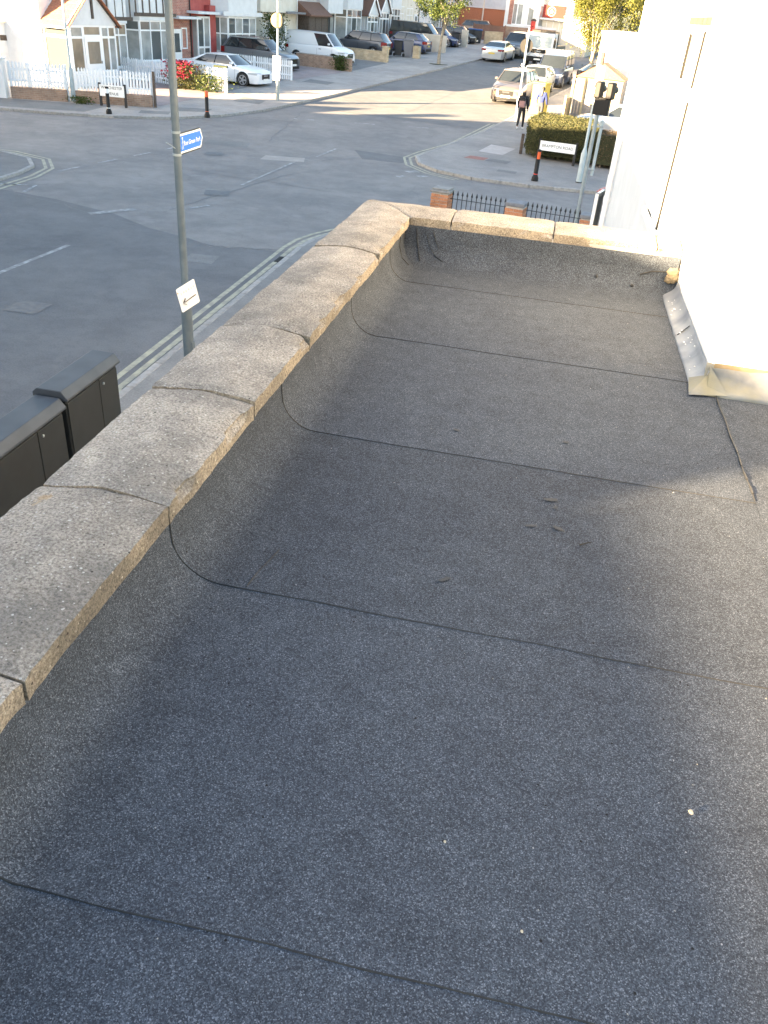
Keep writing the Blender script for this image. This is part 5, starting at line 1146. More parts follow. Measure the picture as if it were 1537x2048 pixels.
D = house_at(13.12, 19.9, 'cream house half hidden by a climbing shrub', 'cream'); gable_roof(D, 0, 6.78, 0, 8, 5.4, 2.7)
windowp(D, (1.6, 0), (3.4, 0), .4, 2.6, 2, 2.0, pane=['glass_net', 'glass']); door(D, 4.0, 4.9, 2.1); mb = MB(); mb.box(.0, 3.6, -.7, 0, 2.75, 5.4); mb.obj('bay_upper', M['cream'], D); mb = MB(); mb.box(3.7, 6.6, -.8, 0, 2.70, 2.82); mb.obj('canopy', M['slate'], D)
E_ = house_at(19.92, 26.5, 'white house with a dark porch under a brown lean to roof', 'greyrender'); gable_roof(E_, 0, 6.58, 0, 8, 5.4, 2.7)
mb = MB(); mb.box(.1, 3.5, -.9, 0, 0, 2.45); mb.obj('porch', M['timber'], E_); windowp(E_, (.2, -.9), (3.4, -.9), .5, 2.35, 3, None, fm='timber', pane=['glass', 'glass_net', 'glass'])
mb = MB(); mb.add([(0, -1.15, 2.45), (3.7, -1.15, 2.45), (3.7, 0, 3.25), (0, 0, 3.25), (0, -1.15, 2.36), (3.7, -1.15, 2.36), (3.7, 0, 2.36), (0, 0, 2.36)], [(0, 1, 2, 3), (4, 7, 6, 5), (0, 4, 5, 1), (1, 5, 6, 2), (3, 2, 6, 7), (0, 3, 7, 4)]); mb.obj('porch_roof', M['tile_dark'], E_)
mb = MB(); mb.box(3.75, 6.55, -.75, 0, 2.6, 5.4); mb.obj('bay_upper', M['white'], E_); windowp(E_, (3.8, -.05), (6.5, -.05), .3, 2.5, 3, None, fm='black_matt', fr=.12, pane=['glass_net', 'glass'])
F = house_at(26.52, 33.6, 'white house with a tall white bay and a white gabled porch', 'white'); gable_roof(F, 0, 7.08, 0, 8, 5.4, 2.7)
bay(F, .1, 4.2, .8, .55, 2.72, 5.4, nx=(1, 3, 1), pane=['glass_net', 'glass'])
H_ = house_at(33.62, 40.2, 'white house with paired gable porches behind the dark hatchback', 'white'); gable_roof(H_, 0, 6.58, 0, 8, 5.4, 2.7)
for hh, x0, x1 in ((F, 4.5, 6.9), (H_, .15, 2.5)):
    windowp(hh, (x0, -1.0), (x1, -1.0), .1, 2.4, 3, 1.9, fr=.11, pane=['glass_net', 'glass']); mb = MB(); mb.box(x0 + .05, x1 - .05, -.85, 0, 0, 2.4); mb.obj('porch', M['white'], hh)
    xm = (x0 + x1) / 2; T = Matrix.Translation((0, -.98, 0)) @ Matrix.Rotation(R(90), 4, 'X'); mb = MB(); mb.prism([(x0 - .1, 2.4), (x1 + .1, 2.4), (xm, 3.6)], 0, .08, T); mb.obj('porch_gable', M['white'], hh)
    mb = MB()
    for xe in (x0 - .2, x1 + .2):
        mb.add([(xe, -1.2, 2.36), (xe, 0, 2.36), (xm, 0, 3.78), (xm, -1.2, 3.78), (xe, -1.2, 2.28), (xe, 0, 2.28), (xm, 0, 3.70), (xm, -1.2, 3.70)], [(0, 1, 2, 3), (4, 7, 6, 5), (0, 4, 5, 1), (0, 3, 7, 4), (1, 5, 6, 2)])
    mb.obj('porch_roof', M['tile_dark'], hh)
    mb = MB()
    for xe in (x0 - .2, x1 + .2): mb.bar((xe, -1.22, 2.33), (xm, -1.22, 3.74), .05, .16)
    mb.obj('bargeboard', M['upvc'], hh)
bay(H_, 2.9, 6.3, .8, .55, 2.72, 5.4, nx=(1, 3, 1), pane=['glass', 'glass_net'])
I_ = house_at(40.22, 46.9, 'pale house with slim white windows beyond the black van', 'cream'); gable_roof(I_, 0, 6.68, 0, 8, 5.4, 2.7)
windowp(I_, (.3, -.0), (2.3, -.0), .5, 2.7, 3, 2.1, pane=['glass_warm', 'glass_net']); windowp(I_, (3.0, 0), (4.8, 0), .5, 2.6, 2, 2.0); door(I_, 5.3, 6.2, 2.1)
J_ = house_at(46.92, 54.5, 'white house behind the street tree', 'white'); gable_roof(J_, 0, 7.58, 0, 8, 5.4, 2.7); windowp(J_, (1.0, 0), (3.2, 0), .6, 2.6, 3, 2.1, pane=['glass', 'glass_net']); bay(J_, 3.8, 7.2, .8, .55, 2.72, 5.4)
K_ = house_at(54.52, 63.5, 'last white house of the row with tall narrow windows', 'white'); gable_roof(K_, 0, 8.98, 0, 8, 5.4, 2.7); bay(K_, .6, 4.2, .8, .55, 2.72, 5.4); windowp(K_, (5.2, 0), (7.6, 0), .6, 2.6, 4, None)

# white garage and gate pier at the extreme left
gg = thing('garage', 'low white garage with a small vent at the left edge of the photo', 'garage', (-28.95, 38.0, G(38.5) + .1), R(50))
mb = MB(); mb.box(0, 3.9, 0, 3, -.1, 2.5); mb.obj('wall', M['white'], gg); mb = MB(); mb.box(-.1, 4.0, -.1, 3.1, 2.5, 2.62); mb.obj('roof', M['cream'], gg)
mb = MB(); mb.box(3.0, 3.38, -.015, .002, 1.75, 1.98); mb.obj('vent', M['timber'], gg); mb = MB(); mb.box(.3, 2.6, -.03, -.01, .05, 2.1); mb.obj('door', M['upvc'], gg)
gp_ = thing('gate_pier', 'white rendered pier ending the picket fence at the left edge', 'pier', (-24.15, 35.55, G(35.5) + .1), R(15)); mb = MB(); mb.box(-.35, .25, -.25, .25, 0, 1.5); mb.obj('pier', M['white'], gp_, bevel=.01); mb = MB(); mb.box(-.40, .30, -.30, .30, 1.5, 1.58); mb.obj('cap', M['white'], gp_, bevel=.015)

# ------------------------------------------------------------------ picket fences
pk = MB(); pk.prism([(-.042, 0), (.042, 0), (.042, .86), (.0, .93), (-.042, .86)], -.01, .01, Matrix.Rotation(R(90), 4, 'X')); pkm = pk.mesh('picket'); pkm.materials.append(M['fence'])
def picket_fence(a, b, label, z=0.0, hgt=1.0, wallh=0.0, step=.135, posts=None, skip=()):
    a = Vector(a); b = Vector(b); d = b - a; L = d.length; rz = math.atan2(d.y, d.x)
    f = thing('picket_fence', label, 'fence', (a.x, a.y, G(a.y) + .10), rz, 'white picket fences of the front gardens'); rise = (G(b.y) - G(a.y)) / L
    sk = Matrix(((1, 0, 0, 0), (0, 1, 0, 0), (rise, 0, 1, 0), (0, 0, 0, 1)))
    if wallh: mb = MB(); mb.box(0, L, -.11, .11, -.1, wallh, sk); mb.obj('dwarf_wall', M['brick_brown'], f)
    n = int(L / step)
    for i in range(n):
        x = (i + .5) * L / n
        if any(s0 < x < s1 for s0, s1 in skip): continue
        o = put('picket', pkm, None, f); o.location = (x, -.02, wallh + .02 + rise * x); o.scale = (1, 1, hgt / .93); o.rotation_euler = (0, random.uniform(-.02, .02), 0)
    for zz in (.22, .66): mb = MB(); mb.box(0, L, -.005, .03, wallh + zz * hgt, wallh + (zz + .08) * hgt, sk); mb.obj('rail', M['fence'], f)
    for x in ([0, L / 3, 2 * L / 3, L] if posts is None else posts): mb = MB(); mb.box(x - .045, x + .045, .03, .12, 0, wallh + hgt * 1.0, Matrix.Translation((0, 0, rise * x))); mb.obj('post', M['fence'], f)
    return f
picket_fence((-23.75, 35.65), (-21.45, 36.3), 'white picket fence on a brick dwarf wall left of the pale lamp column', wallh=.46, hgt=.98)
picket_fence((-21.1, 36.42), (-17.85, 37.2), 'white picket fence on a brick dwarf wall behind the two line name plate', wallh=.46, hgt=.90)
gpst = thing('gate_post', 'dark timber post at the end of the picket fence by the pink drive', 'post', (-17.72, 37.15, G(37.1) + .1)); mb = MB(); mb.box(-.05, .05, -.05, .05, 0, 1.42); mb.obj('post', M['timber'], gpst, bevel=.008)
picket_fence((-16.85, 43.6), (-19.9, 44.15), 'white picket fence behind the red flowers beside the white saloon', hgt=1.05)
picket_fence((-20.0, 44.2), (-23.2, 44.75), 'white picket fence in front of the wide bay of the half timbered house', hgt=1.0)
picket_fence((-15.55, 50.7), (-19.2, 51.35), 'white picket fence between the white saloon and the silver grey estate', hgt=1.0)
cb = thing('gate_post', 'white gate post with a green cap beside the white saloon', 'post', (-16.80, 43.45, G(43.5) + .1)); mb = MB(); mb.box(-.07, .07, -.07, .07, 0, 1.12); mb.obj('post', M['fence'], cb); mb = MB(); mb.box(-.6, .1, -.09, .09, 1.12, 1.2); mb.obj('cap', M['leaf_dark'], cb)

# ------------------------------------------------------------------ low garden walls between the drives
def garden_wall(a, b, h, m, label, piers=(), cap=True, th=.22):
    a = Vector(a); b = Vector(b); d = b - a; L = d.length; t = thing('garden_wall', label, 'wall', (a.x, a.y, G(a.y) + .1), math.atan2(d.y, d.x), 'low walls between the drives'); rise = (G(b.y) - G(a.y)) / L
    sk = Matrix(((1, 0, 0, 0), (0, 1, 0, 0), (rise, 0, 1, 0), (0, 0, 0, 1)))
    mb = MB(); mb.box(0, L, -th / 2, th / 2, -.2, h, sk); mb.obj('wall', M[m], t, bevel=.008)
    n = max(1, round(L / .46))
    if cap:
        for i in range(n): mb = MB(); mb.box(i * L / n + .006, (i + 1) * L / n - .006, -th / 2 - .03, th / 2 + .03, h + .002, h + .055 + random.uniform(-.006, .006), sk); mb.obj('cap_stone', M['kerb'] if m != 'brick_stock' else M[m], t, bevel=.008)
    for x, ph in piers: mb = MB(); mb.box(x - .2, x + .2, -.2, .2, -.2, ph, Matrix.Translation((0, 0, rise * x))); mb.obj('pier', M[m], t, bevel=.01); mb = MB(); mb.box(x - .24, x + .24, -.24, .24, ph + .002, ph + .06, Matrix.Translation((0, 0, rise * x))); mb.obj('pier_cap', M['kerb'] if m != 'brick_stock' else M[m], t, bevel=.015)
    return t
garden_wall((-17.6, 58.4), (-13.7, 57.75), .70, 'brick_brown', 'brown brick wall with ivy in front of the white panel van')
garden_wall((-17.2, 66.2), (-12.9, 65.45), .62, 'brick_stock', 'pale stone wall with end piers in front of the dark crossover', piers=((.1, .85), (4.2, .95)))
garden_wall((-11.85, 70.55), (-11.35, 70.45), .78, 'brick_stock', 'short pale stone pier beside the grey wheelie bin', cap=True, th=.45)
garden_wall((-12.5, 77.9), (-10.3, 77.4), 1.25, 'beige', 'tall beige rendered wall in front of the black people carrier', cap=False)
garden_wall((-10.0, 85.6), (-9.45, 85.45), 1.35, 'beige', 'beige pier between the black bins', cap=False, th=.3)
garden_wall((-8.5, 91.8), (-6.8, 92.6), 1.0, 'brick_stock', 'last pale stone wall by the far bend')
# wheelie bins
def bin_(x, y, rz, m, lid, label, sc=1.0):
    b = thing('wheelie_bin', label, 'bin', (x, y, G(y) + .11), rz, 'wheelie bins beside the drives'); b.scale = (sc, sc, sc)
    mb = MB(); a = [(-.24, -.26), (.24, -.26), (.24, .26), (-.24, .26)]; c = [(-.29, -.33), (.29, -.33), (.29, .36), (-.29, .36)]
    mb.add([(p[0], p[1], .05) for p in a] + [(p[0], p[1], .98) for p in c], [(3, 2, 1, 0), (4, 5, 6, 7)] + [(i, (i + 1) % 4, 4 + (i + 1) % 4, 4 + i) for i in range(4)]); mb.obj('body', M[m], b, bevel=.02)
    mb = MB(); mb.box(-.31, .31, -.37, .37, .985, 1.03); mb.box(-.27, .27, -.30, .34, 1.03, 1.07); mb.obj('lid', M[lid], b, bevel=.015)
    mb = MB(); mb.tube((-.25, .42, 1.0), (.25, .42, 1.0), .018, n=8); mb.box(-.27, -.23, .34, .43, .98, 1.02); mb.box(.23, .27, .34, .43, .98, 1.02); mb.obj('handle', M[m], b)
    for s in (-1, 1): mb = MB(); mb.lathe([(.10, -.025), (.10, .025)], 14, Matrix.Translation((s * .27, .30, .10)) @ Matrix.Rotation(R(90), 4, 'Y')); mb.obj('wheel', M['black'], b)
bin_(-13.15, 70.9, R(100), 'bin_black', 'bin_black', 'black wheelie bin beside the grey wheelie bin')
bin_(-12.35, 70.9, R(95), 'bin_grey', 'bin_grey', 'grey wheelie bin between the black bin and a stone pier', 1.12)
bin_(-10.35, 84.3, R(85), 'bin_black', 'bin_black', 'black wheelie bin in front of the beige pier', 1.1)
bin_(-9.0, 90.4, R(95), 'bin_black', 'bin_blue', 'black wheelie bin with a blue lid near the last stone wall', 1.15)
bin_(-9.6, 90.6, R(95), 'bin_black', 'bin_blue', 'black wheelie bin with a blue lid beside the farthest dark car', 1.15)
bin_(1.75, 24.3, R(-20), 'bin_pink', 'bin_pink', 'faded red bin on the pavement behind the open white window', .95)

# ------------------------------------------------------------------ buildings at the far end and on the right
far1 = thing('garage_block', 'orange brick garage wall glowing in the sun at the end of the street', 'building', (-13.6, 104, G(104) + .1), R(4))
mb = MB(); mb.box(0, 6.6, 0, 5, -.3, 2.5); mb.obj('wall', M['tile'], far1); mb = MB(); mb.box(-.1, 6.7, -.1, 5, 2.5, 2.62); mb.obj('roof', M['white'], far1); mb = MB(); mb.box(3.4, 3.55, -.15, -.02, 0, 4.2); mb.obj('post', M['cream'], far1)
far2 = thing('far_house', 'blank white sunlit house behind the orange garage wall', 'house', (-18, 113, G(113)), R(4)); mb = MB(); mb.box(0, 12.0, 0, 8, -.3, 7.5); mb.obj('wall', M['white'], far2); gable_roof(far2, 0, 12, 0, 8, 7.5, 2.5)
bf = thing('board_fence', 'dark brown boarded fence along the far garden', 'fence', (-10.2, 96.6, G(96.6) + .1), R(-6))
for i in range(22): mb = MB(); mb.box(i * .15, i * .15 + .14, -.015, .012 - .006 * (i % 2), 0, 1.35); mb.obj('board', M['brownwood'], bf)
for z in (.3, 1.05): mb = MB(); mb.box(0, 3.3, .014, .07, z, z + .08); mb.obj('rail', M['brownwood'], bf)
for x in (0, 1.65, 3.3): mb = MB(); mb.box(x - .05, x + .05, .014, .11, 0, 1.45); mb.obj('post', M['brownwood'], bf)
far3 = thing('far_house', 'brick house with a big white bay beside the red shop sign', 'house', (-7.35, 99.5, G(99.5) + .1), R(-4))
mb = MB(); mb.box(0, 4.6, 0, 8, -.3, 5.6); mb.obj('wall', M['brick_red'], far3); gable_roof(far3, 0, 4.6, 0, 8, 5.6, 2.4)
bay(far3, .8, 4.2, .9, 1.4, 3.9, 5.6, nx=(1, 4, 1), transom=3.3, pane=['glass_net', 'glass_pale'], skirt='white')
mb = MB(); mb.box(-.02, .35, -.06, 0, 0, 5.6); mb.obj('quoin', M['white'], far3)
fw = thing('garden_wall', 'long white topped brick wall at the end of the street', 'wall', (-7.1, 97.2, G(97.2) + .1), R(1)); mb = MB(); mb.box(0, 5.3, -.12, .12, -.2, 1.35); mb.obj('wall', M['brick_brown'], fw); mb = MB(); mb.box(-.05, 5.35, -.17, .17, 1.35, 1.55); mb.obj('coping', M['white'], fw)
shop = thing('shop', 'small shop with a red fascia and white round emblem at the far end', 'shop', (-3.75, 99.0, G(99) + .1), R(-4))
mb = MB(); mb.box(0, 3.4, 0, 6, -.3, 4.9); mb.obj('wall', M['cream'], shop); mb = MB(); mb.box(-.05, 2.55, -.16, -.01, 2.35, 3.45); fa = mb.obj('fascia', mat('fascia_red', (.26, .022, .014), .5), shop)
T = Matrix.Translation((1.2, -.165, 2.9)) @ Matrix.Rotation(R(90), 4, 'X')
mb = MB(); mb.lathe([(.42, 0), (.42, .006)], 28, T); mb.obj('emblem', mat('emblem_white', (.5, .5, .5), .5), fa); mb = MB(); mb.lathe([(.35, .007), (.35, .012)], 28, T); mb.obj('emblem_ring', M['sign_red'], fa)
mb = MB(); mb.prism([(-.12, -.15), (.12, -.15), (.15, .02), (.0, .24), (-.15, .02)], .013, .018, T); mb.obj('emblem_mark', M['sign_white'], fa)
mb = MB(); mb.box(-.1, 3.5, -.5, 0, 2.15, 2.30); mb.obj('canopy', M['white'], shop); windowp(shop, (.2, -.01), (2.2, -.01), .5, 2.1, 3, None, pane=['glass', 'glass_net'])
pbx = thing('post_box', 'red pillar post box on the far white topped wall corner', 'post box', (-4.15, 96.3, G(96.3) + .1)); mb = MB(); mb.lathe([(.28, 0), (.28, .1), (.23, .14), (.23, 2.0), (.27, 2.04)], 18); mb.obj('body', M['sign_red'], pbx, smooth=35); mb = MB(); mb.lathe([(.28, 2.045), (.28, 2.12), (.16, 2.24), (.0, 2.27)], 18); mb.obj('cap', M['black_matt'], pbx, smooth=35); mb = MB(); mb.box(-.1, .1, -.24, -.22, 1.55, 1.6); mb.obj('slot', M['black'], pbx)
fr4 = thing('side_building', 'plain pale building behind the lorry and the birch tree', 'building', (-1.0, 88, G(88) + .1), R(-10)); mb = MB(); mb.box(0, 2.4, 0, 7, -.3, 2.9); mb.obj('wall', M['beige'], fr4); mb = MB(); mb.box(-.1, 2.5, -.1, 7, 2.9, 3.02); mb.obj('roof', M['slate'], fr4)
# right corner: white flat roofed extension, board fence, shed, telecom cabinet
ext = thing('flat_roofed_extension', 'white sunlit flat roofed building behind the hedge and silver car', 'building', (1.55, 52.0, G(52) + .1), R(-7))
mb = MB(); mb.box(0, 11, 0, 9, -.3, 3.62); mb.obj('wall', M['white'], ext); mb = MB(); mb.box(-.08, 11.1, -.08, 9.1, 3.62, 3.76); mb.obj('roof', M['cream'], ext)
for x in (1.3, 3.3): windowp(ext, (x, -.0), (x + .9, 0), 1.4, 2.5, 2, None, pane='glass_pale')
mb = MB(); mb.box(.25, .42, -.05, -.01, 1.3, 2.3); mb.obj('window_board', M['timber'], ext)
wfn = thing('board_fence', 'weathered board fence with pale posts beside the right pavement', 'fence', (.42, 46.9, G(46.9) + .1), R(-12))
for i in range(14): mb = MB(); mb.box(.14 + i * .15, .14 + i * .15 + .142, -.012, .012 - .006 * (i % 2), .1, 1.82); mb.obj('board', M['oldwood'], wfn)
for x in (0.02, .62, 2.2): mb = MB(); mb.box(x - .055, x + .055, -.07, .04, 0, 2.02 if x < .1 else 1.9); mb.obj('post', M['pinewood'], wfn)
mb = MB(); mb.box(0.08, 2.25, -.03, -.013, 1.78, 1.86); mb.obj('rail', M['pinewood'], wfn)
lfn = thing('board_fence', 'low pale boarded fence end in front of the weathered fence', 'fence', (.18, 45.6, G(45.6) + .1), R(80))
for i in range(8): mb = MB(); mb.box(i * .16, i * .16 + .15, -.012, .012, .05, 1.05); mb.obj('board', M['pinewood'], lfn)
mb = MB(); mb.box(-.05, .05, -.05, .05, 0, 1.2); mb.obj('post', M['pinewood'], lfn)
shd = thing('shed', 'garden shed with an orange brown roof behind the weathered fence', 'shed', (.62, 49.4, G(49.4) + .1), R(-8)); mb = MB(); mb.box(0, 2.4, 0, 2, 0, 1.75); mb.obj('wall', M['oldwood'], shd)
mb = MB(); mb.add([(-.1, -.15, 1.72), (2.5, -.15, 1.72), (2.5, 2.1, 1.72), (-.1, 2.1, 1.72), (1.2, -.15, 2.45), (1.2, 2.1, 2.45)], [(0, 1, 4), (3, 5, 2), (0, 4, 5, 3), (1, 2, 5, 4), (0, 3, 2, 1)]); mb.obj('roof', M['tile'], shd)
yc = thing('telecom_cabinet', 'tall yellow green cabinet beside the parked cars and walkers', 'cabinet', (-1.12, 47.2, G(47.2) + .1), R(-28))
mb = MB(); mb.box(-.36, .36, -.28, .28, 0, 1.42); mb.obj('body', M['cab_yellow'], yc, bevel=.012); mb = MB(); mb.box(-.39, .39, -.31, .31, 1.42, 1.5); mb.obj('lid', M['cab_yellow'], yc, bevel=.015); mb = MB(); mb.box(-.32, .32, -.292, -.281, .1, 1.36); mb.obj('door', M['cab_yellow'], yc); mb = MB(); mb.box(.2, .24, -.302, -.293, .7, .8); mb.obj('handle', M['galv'], yc)

# terraces across the road and along the side street (outside the picture, they shade the junction)
def plain_house(x, y, rz, wd, dp, eave, rise, hip, label, wall='cream'):
    h = thing('terraced_house', label, 'house', (x, y, .1), rz, 'houses across the road from the flat roof'); mb = MB(); mb.box(.02, wd - .02, 0, dp, -.2, eave); mb.obj('wall', M[wall], h); gable_roof(h, 0, wd, 0, dp, eave, rise, hip=hip); chimney(h, wd * .5, dp * .5, eave + rise - .8)
    for z in (.9, 3.7, 6.6):
        if z + 2 > eave: continue
        windowp(h, (wd * .08, -.0), (wd * .42, -.0), z, z + 1.4, 3, None)
        if z > 2: windowp(h, (wd * .58, 0), (wd * .86, 0), z, z + 1.3, 2, None)
    door(h, wd * .62, wd * .76, 2.1)
def parade(x, y, rz, wd, dp, top, label, wall):
    h = thing('shop_parade', label, 'building', (x, y, .1), rz); mb = MB(); mb.box(.01, wd - .01, 0, dp, -.2, top - .22); mb.obj('wall', M[wall], h)
    n = int(wd / .9)
    for i in range(n): mb = MB(); mb.box(i * wd / n + .004, (i + 1) * wd / n - .004, -.06, .32, top - .218, top - .1); mb.obj('coping_stone', M['kerb'], h)
    k = max(1, int(wd / 5.5))
    for i in range(k):
        x0 = i * wd / k; windowp(h, (x0 + .4, -.0), (x0 + wd / k - .4, -.0), .5, 2.6, 3, 2.2, pane=['glass', 'glass_net']); mb = MB(); mb.box(x0 + .2, x0 + wd / k - .2, -.12, -.003, 2.75, 3.4); mb.obj('fascia', M['sign_grey'], h)
        for z in (4.0, ): windowp(h, (x0 + .7, 0), (x0 + 2.2, 0), z, z + 1.5, 2, z + 1.0); windowp(h, (x0 + wd / k - 2.2, 0), (x0 + wd / k - .7, 0), z, z + 1.5, 2, z + 1.0)
parade(-15.99, -32.48, R(97), 20.2, 10, 8.807, 'long brick shop parade with a flat parapet across the road, outside the picture', 'brick_brown')
parade(-18.5, -12.45, R(90), 20.4, 10, 9.04, 'slightly taller rendered shop parade nearer the junction, outside the picture', 'cream')
parade(-18.5, 8.0, R(90), 7.2, 10, 8.3, 'lower corner shop at the junction, outside the picture', 'white')
for i in range(5):
    s = i * 12.4; x = -31.0 - s * .938 ; y = 18.0 - s * .347
    plain_house(x, y, R(200.3), 12.35, 9, (6.6, 10.0, 10.0, 11.6, 11.6)[i], 2.6 if i == 0 else 3.7, .6, ('first', 'second', 'third', 'fourth', 'fifth')[i] + ' house from the corner along the side street, outside the picture')

# ------------------------------------------------------------------ hedge, trees, plants
rng = random.Random(11)
def leaf(mb, p, s, droop=0.0, asp=.55):
    """one leaf: two bent triangles pairs"""
    d = Vector((rng.gauss(0, 1), rng.gauss(0, 1), rng.gauss(0, .7) - droop)).normalized(); q = d.cross(Vector((rng.gauss(0, 1), rng.gauss(0, 1), rng.gauss(0, 1)))).normalized()
    a = p; b = p + d * s; m1 = p + d * s * .5 + q * s * asp * .5; m2 = p + d * s * .5 - q * s * asp * .5
    mb.add([a, m1, b, m2], [(0, 1, 2), (0, 2, 3)])
def tree(name, label, x, y, trunk_h, r0, crown_c, crown_r, n, size, lm, bark, droop=0.0, lean=(0, 0), limbs=7, pit=False, seed=1):
    global rng
    rng = random.Random(seed)
    t = thing(name, label, 'tree', (x, y, G(y) + .1)); mb = MB(); pts = []
    for i in range(9):
        q = i / 8; pts.append((Vector((lean[0] * q + .05 * math.sin(q * 5 + seed), lean[1] * q + .04 * math.sin(q * 4), trunk_h * q)), r0 * (1.25 - .25 * min(1, q * 6)) * (1 - .45 * q)))
    for (a, ra), (b, rb) in zip(pts, pts[1:]): mb.tube(a, b, ra, rb, n=12, caps=False)
    tr = mb.obj('trunk', M[bark], t, smooth=60, merge=True)
    top = pts[-1][0]; tips = []
    for i in range(limbs):
        a = 2 * math.pi * i / limbs + rng.random(); st = pts[4 + i % 5][0]; cc = Vector(crown_c) - Vector((x, y, 0))
        e = Vector(crown_c) + Vector((math.cos(a) * crown_r[0] * .6, math.sin(a) * crown_r[1] * .6, rng.uniform(-.2, .6) * crown_r[2]))
        mid = st.lerp(e, .5) + Vector((0, 0, .25)); mb = MB(); mb.tube(st, mid, r0 * .35, r0 * .2, n=8); mb.tube(mid, e, r0 * .2, r0 * .06, n=8); mb.obj('limb', M[bark], t, smooth=60); tips.append(e)
    mb = MB(); cl = []
    for i in range(46):
        u = Vector((rng.gauss(0, 1), rng.gauss(0, 1), rng.gauss(0, 1))).normalized() * (rng.random() ** .45)
        cl.append((Vector(crown_c) + Vector((u.x * crown_r[0], u.y * crown_r[1], u.z * crown_r[2])), rng.uniform(.35, .75) * min(crown_r) * .5))
    for i in range(n):
        c, r = cl[i % len(cl)]
        p = c + Vector((rng.gauss(0, .42), rng.gauss(0, .42), rng.gauss(0, .40) - droop * abs(rng.gauss(0, .9)))) * r
        leaf(mb, p, size * rng.uniform(.6, 1.3), droop)
    mb.obj('crown', M[lm], t)
    if pit: mb = MB(); mb.lathe([(.7, .0), (.7, .012)], 20, Matrix.Translation((0, 0, -.002))); mb.obj('tree_pit', M['ground'], t)
    return t
tree('street_tree', 'young street tree with a pale bent trunk on the left pavement', -9.45, 67.8, 3.3, .12, (0, 0, 4.4), (2.0, 2.0, 1.7), 9500, .13, 'leaf_green', 'bark_pale', .3, (.15, 0), pit=True, seed=3)
tree('birch_tree', 'sunlit yellow green birch with hanging leaves by the right footway', 1.45, 64.3, 3.0, .16, (.55, 0, 4.7), (2.7, 2.3, 2.4), 19000, .12, 'leaf_yellow', 'bark_pale', .9, (.25, 0), limbs=9, seed=8)
tree('background_tree', 'dark bushy tree far behind the birch', 6.5, 108, 3.0, .25, (0, 0, 5.5), (4.5, 4, 3.5), 5000, .42, 'leaf_dark', 'bark', 0, seed=5)
tree('background_tree', 'dark tree beyond the shop at the top edge behind the birch', 1.5, 118, 3.0, .25, (0, 0, 6.0), (4.5, 4, 3.8), 4000, .45, 'leaf_dark', 'bark', 0, seed=6)
def bush(name, label, cat, x, y, rx, ry, h, n, size, lm, extra=None, z0=0.0, seed=2, stems=True):
    global rng
    rng = random.Random(seed); t = thing(name, label, cat, (x, y, G(y) + .1 + z0))
    if stems:
        mb = MB()
        for i in range(7): a = rng.random() * 6.28; mb.tube((0, 0, 0), (math.cos(a) * rx * .6, math.sin(a) * ry * .6, h * rng.uniform(.5, .9)), .015, .006, n=5)
        mb.obj('stem', M['bark'], t)
    mb = MB()
    for i in range(n):
        u = Vector((rng.gauss(0, .5), rng.gauss(0, .5), rng.random())); k = math.sin(min(1, u.z * 1.15 + .25) * math.pi / 1.6)
        leaf(mb, Vector((u.x * rx * k, u.y * ry * k, u.z * h)), size * rng.uniform(.6, 1.3), .1)
    mb.obj('foliage', M[lm], t)
    if extra:
        mm, k, zmin, fs = extra; mb = MB()
        for i in range(k):
            c = Vector(((rng.gauss(0, .36) - (.35 if k > 50 else 0)) * rx, rng.gauss(0, .5) * ry - .1 * ry, h * rng.uniform(zmin, 1.1)))
            for j in range(6): leaf(mb, c + Vector((rng.gauss(0, .02), rng.gauss(0, .02), 0)), fs * rng.uniform(.7, 1.2), 0, .8)
        mb.obj('flowers', M[mm], t)
    return t
bush('flowering_shrub', 'bushy shrub covered in bright red flowers behind the grey lamp post', 'shrub', -18.9, 43.35, 1.0, .6, 1.15, 2600, .10, 'hedge', ('petal', 300, .45, .075), seed=4)
bush('garden_plant', 'low green growth along the foot of the fence beside the red flowers', 'plant', -17.7, 43.25, .95, .35, .75, 1500, .09, 'leaf_green', seed=6)
bush('garden_plant', 'tall green climbing shrub on the cream house', 'shrub', -19.9, 60.6, .8, .8, 2.7, 3000, .14, 'leaf_green', seed=7)
bush('garden_plant', 'bright green ivy growing over the end of the brown brick wall', 'plant', -14.4, 57.75, .62, .35, .85, 2200, .09, 'leaf_green', seed=9)
bush('garden_plant', 'green weeds at the foot of the brick wall by the pale lamp column', 'plant', -20.7, 36.1, .6, .2, .28, 420, .09, 'leaf_green', seed=10, stems=False)
bush('garden_plant', 'pink flower on leafy stems behind the spiked railings', 'plant', .30, 20.0, .28, .2, .55, 160, .07, 'hedge', ('petal_pink', 5, .8, .09), seed=12)
bush('garden_plant', 'tuft of green weeds in the gutter near the lamp column', 'plant', -4.6, 8.75, .12, .08, .06, 60, .05, 'leaf_green', seed=13, stems=False)
tag(bpy.data.objects['garden_plant.005'], 'tuft of green weeds in the gutter near the lamp column', 'plant')

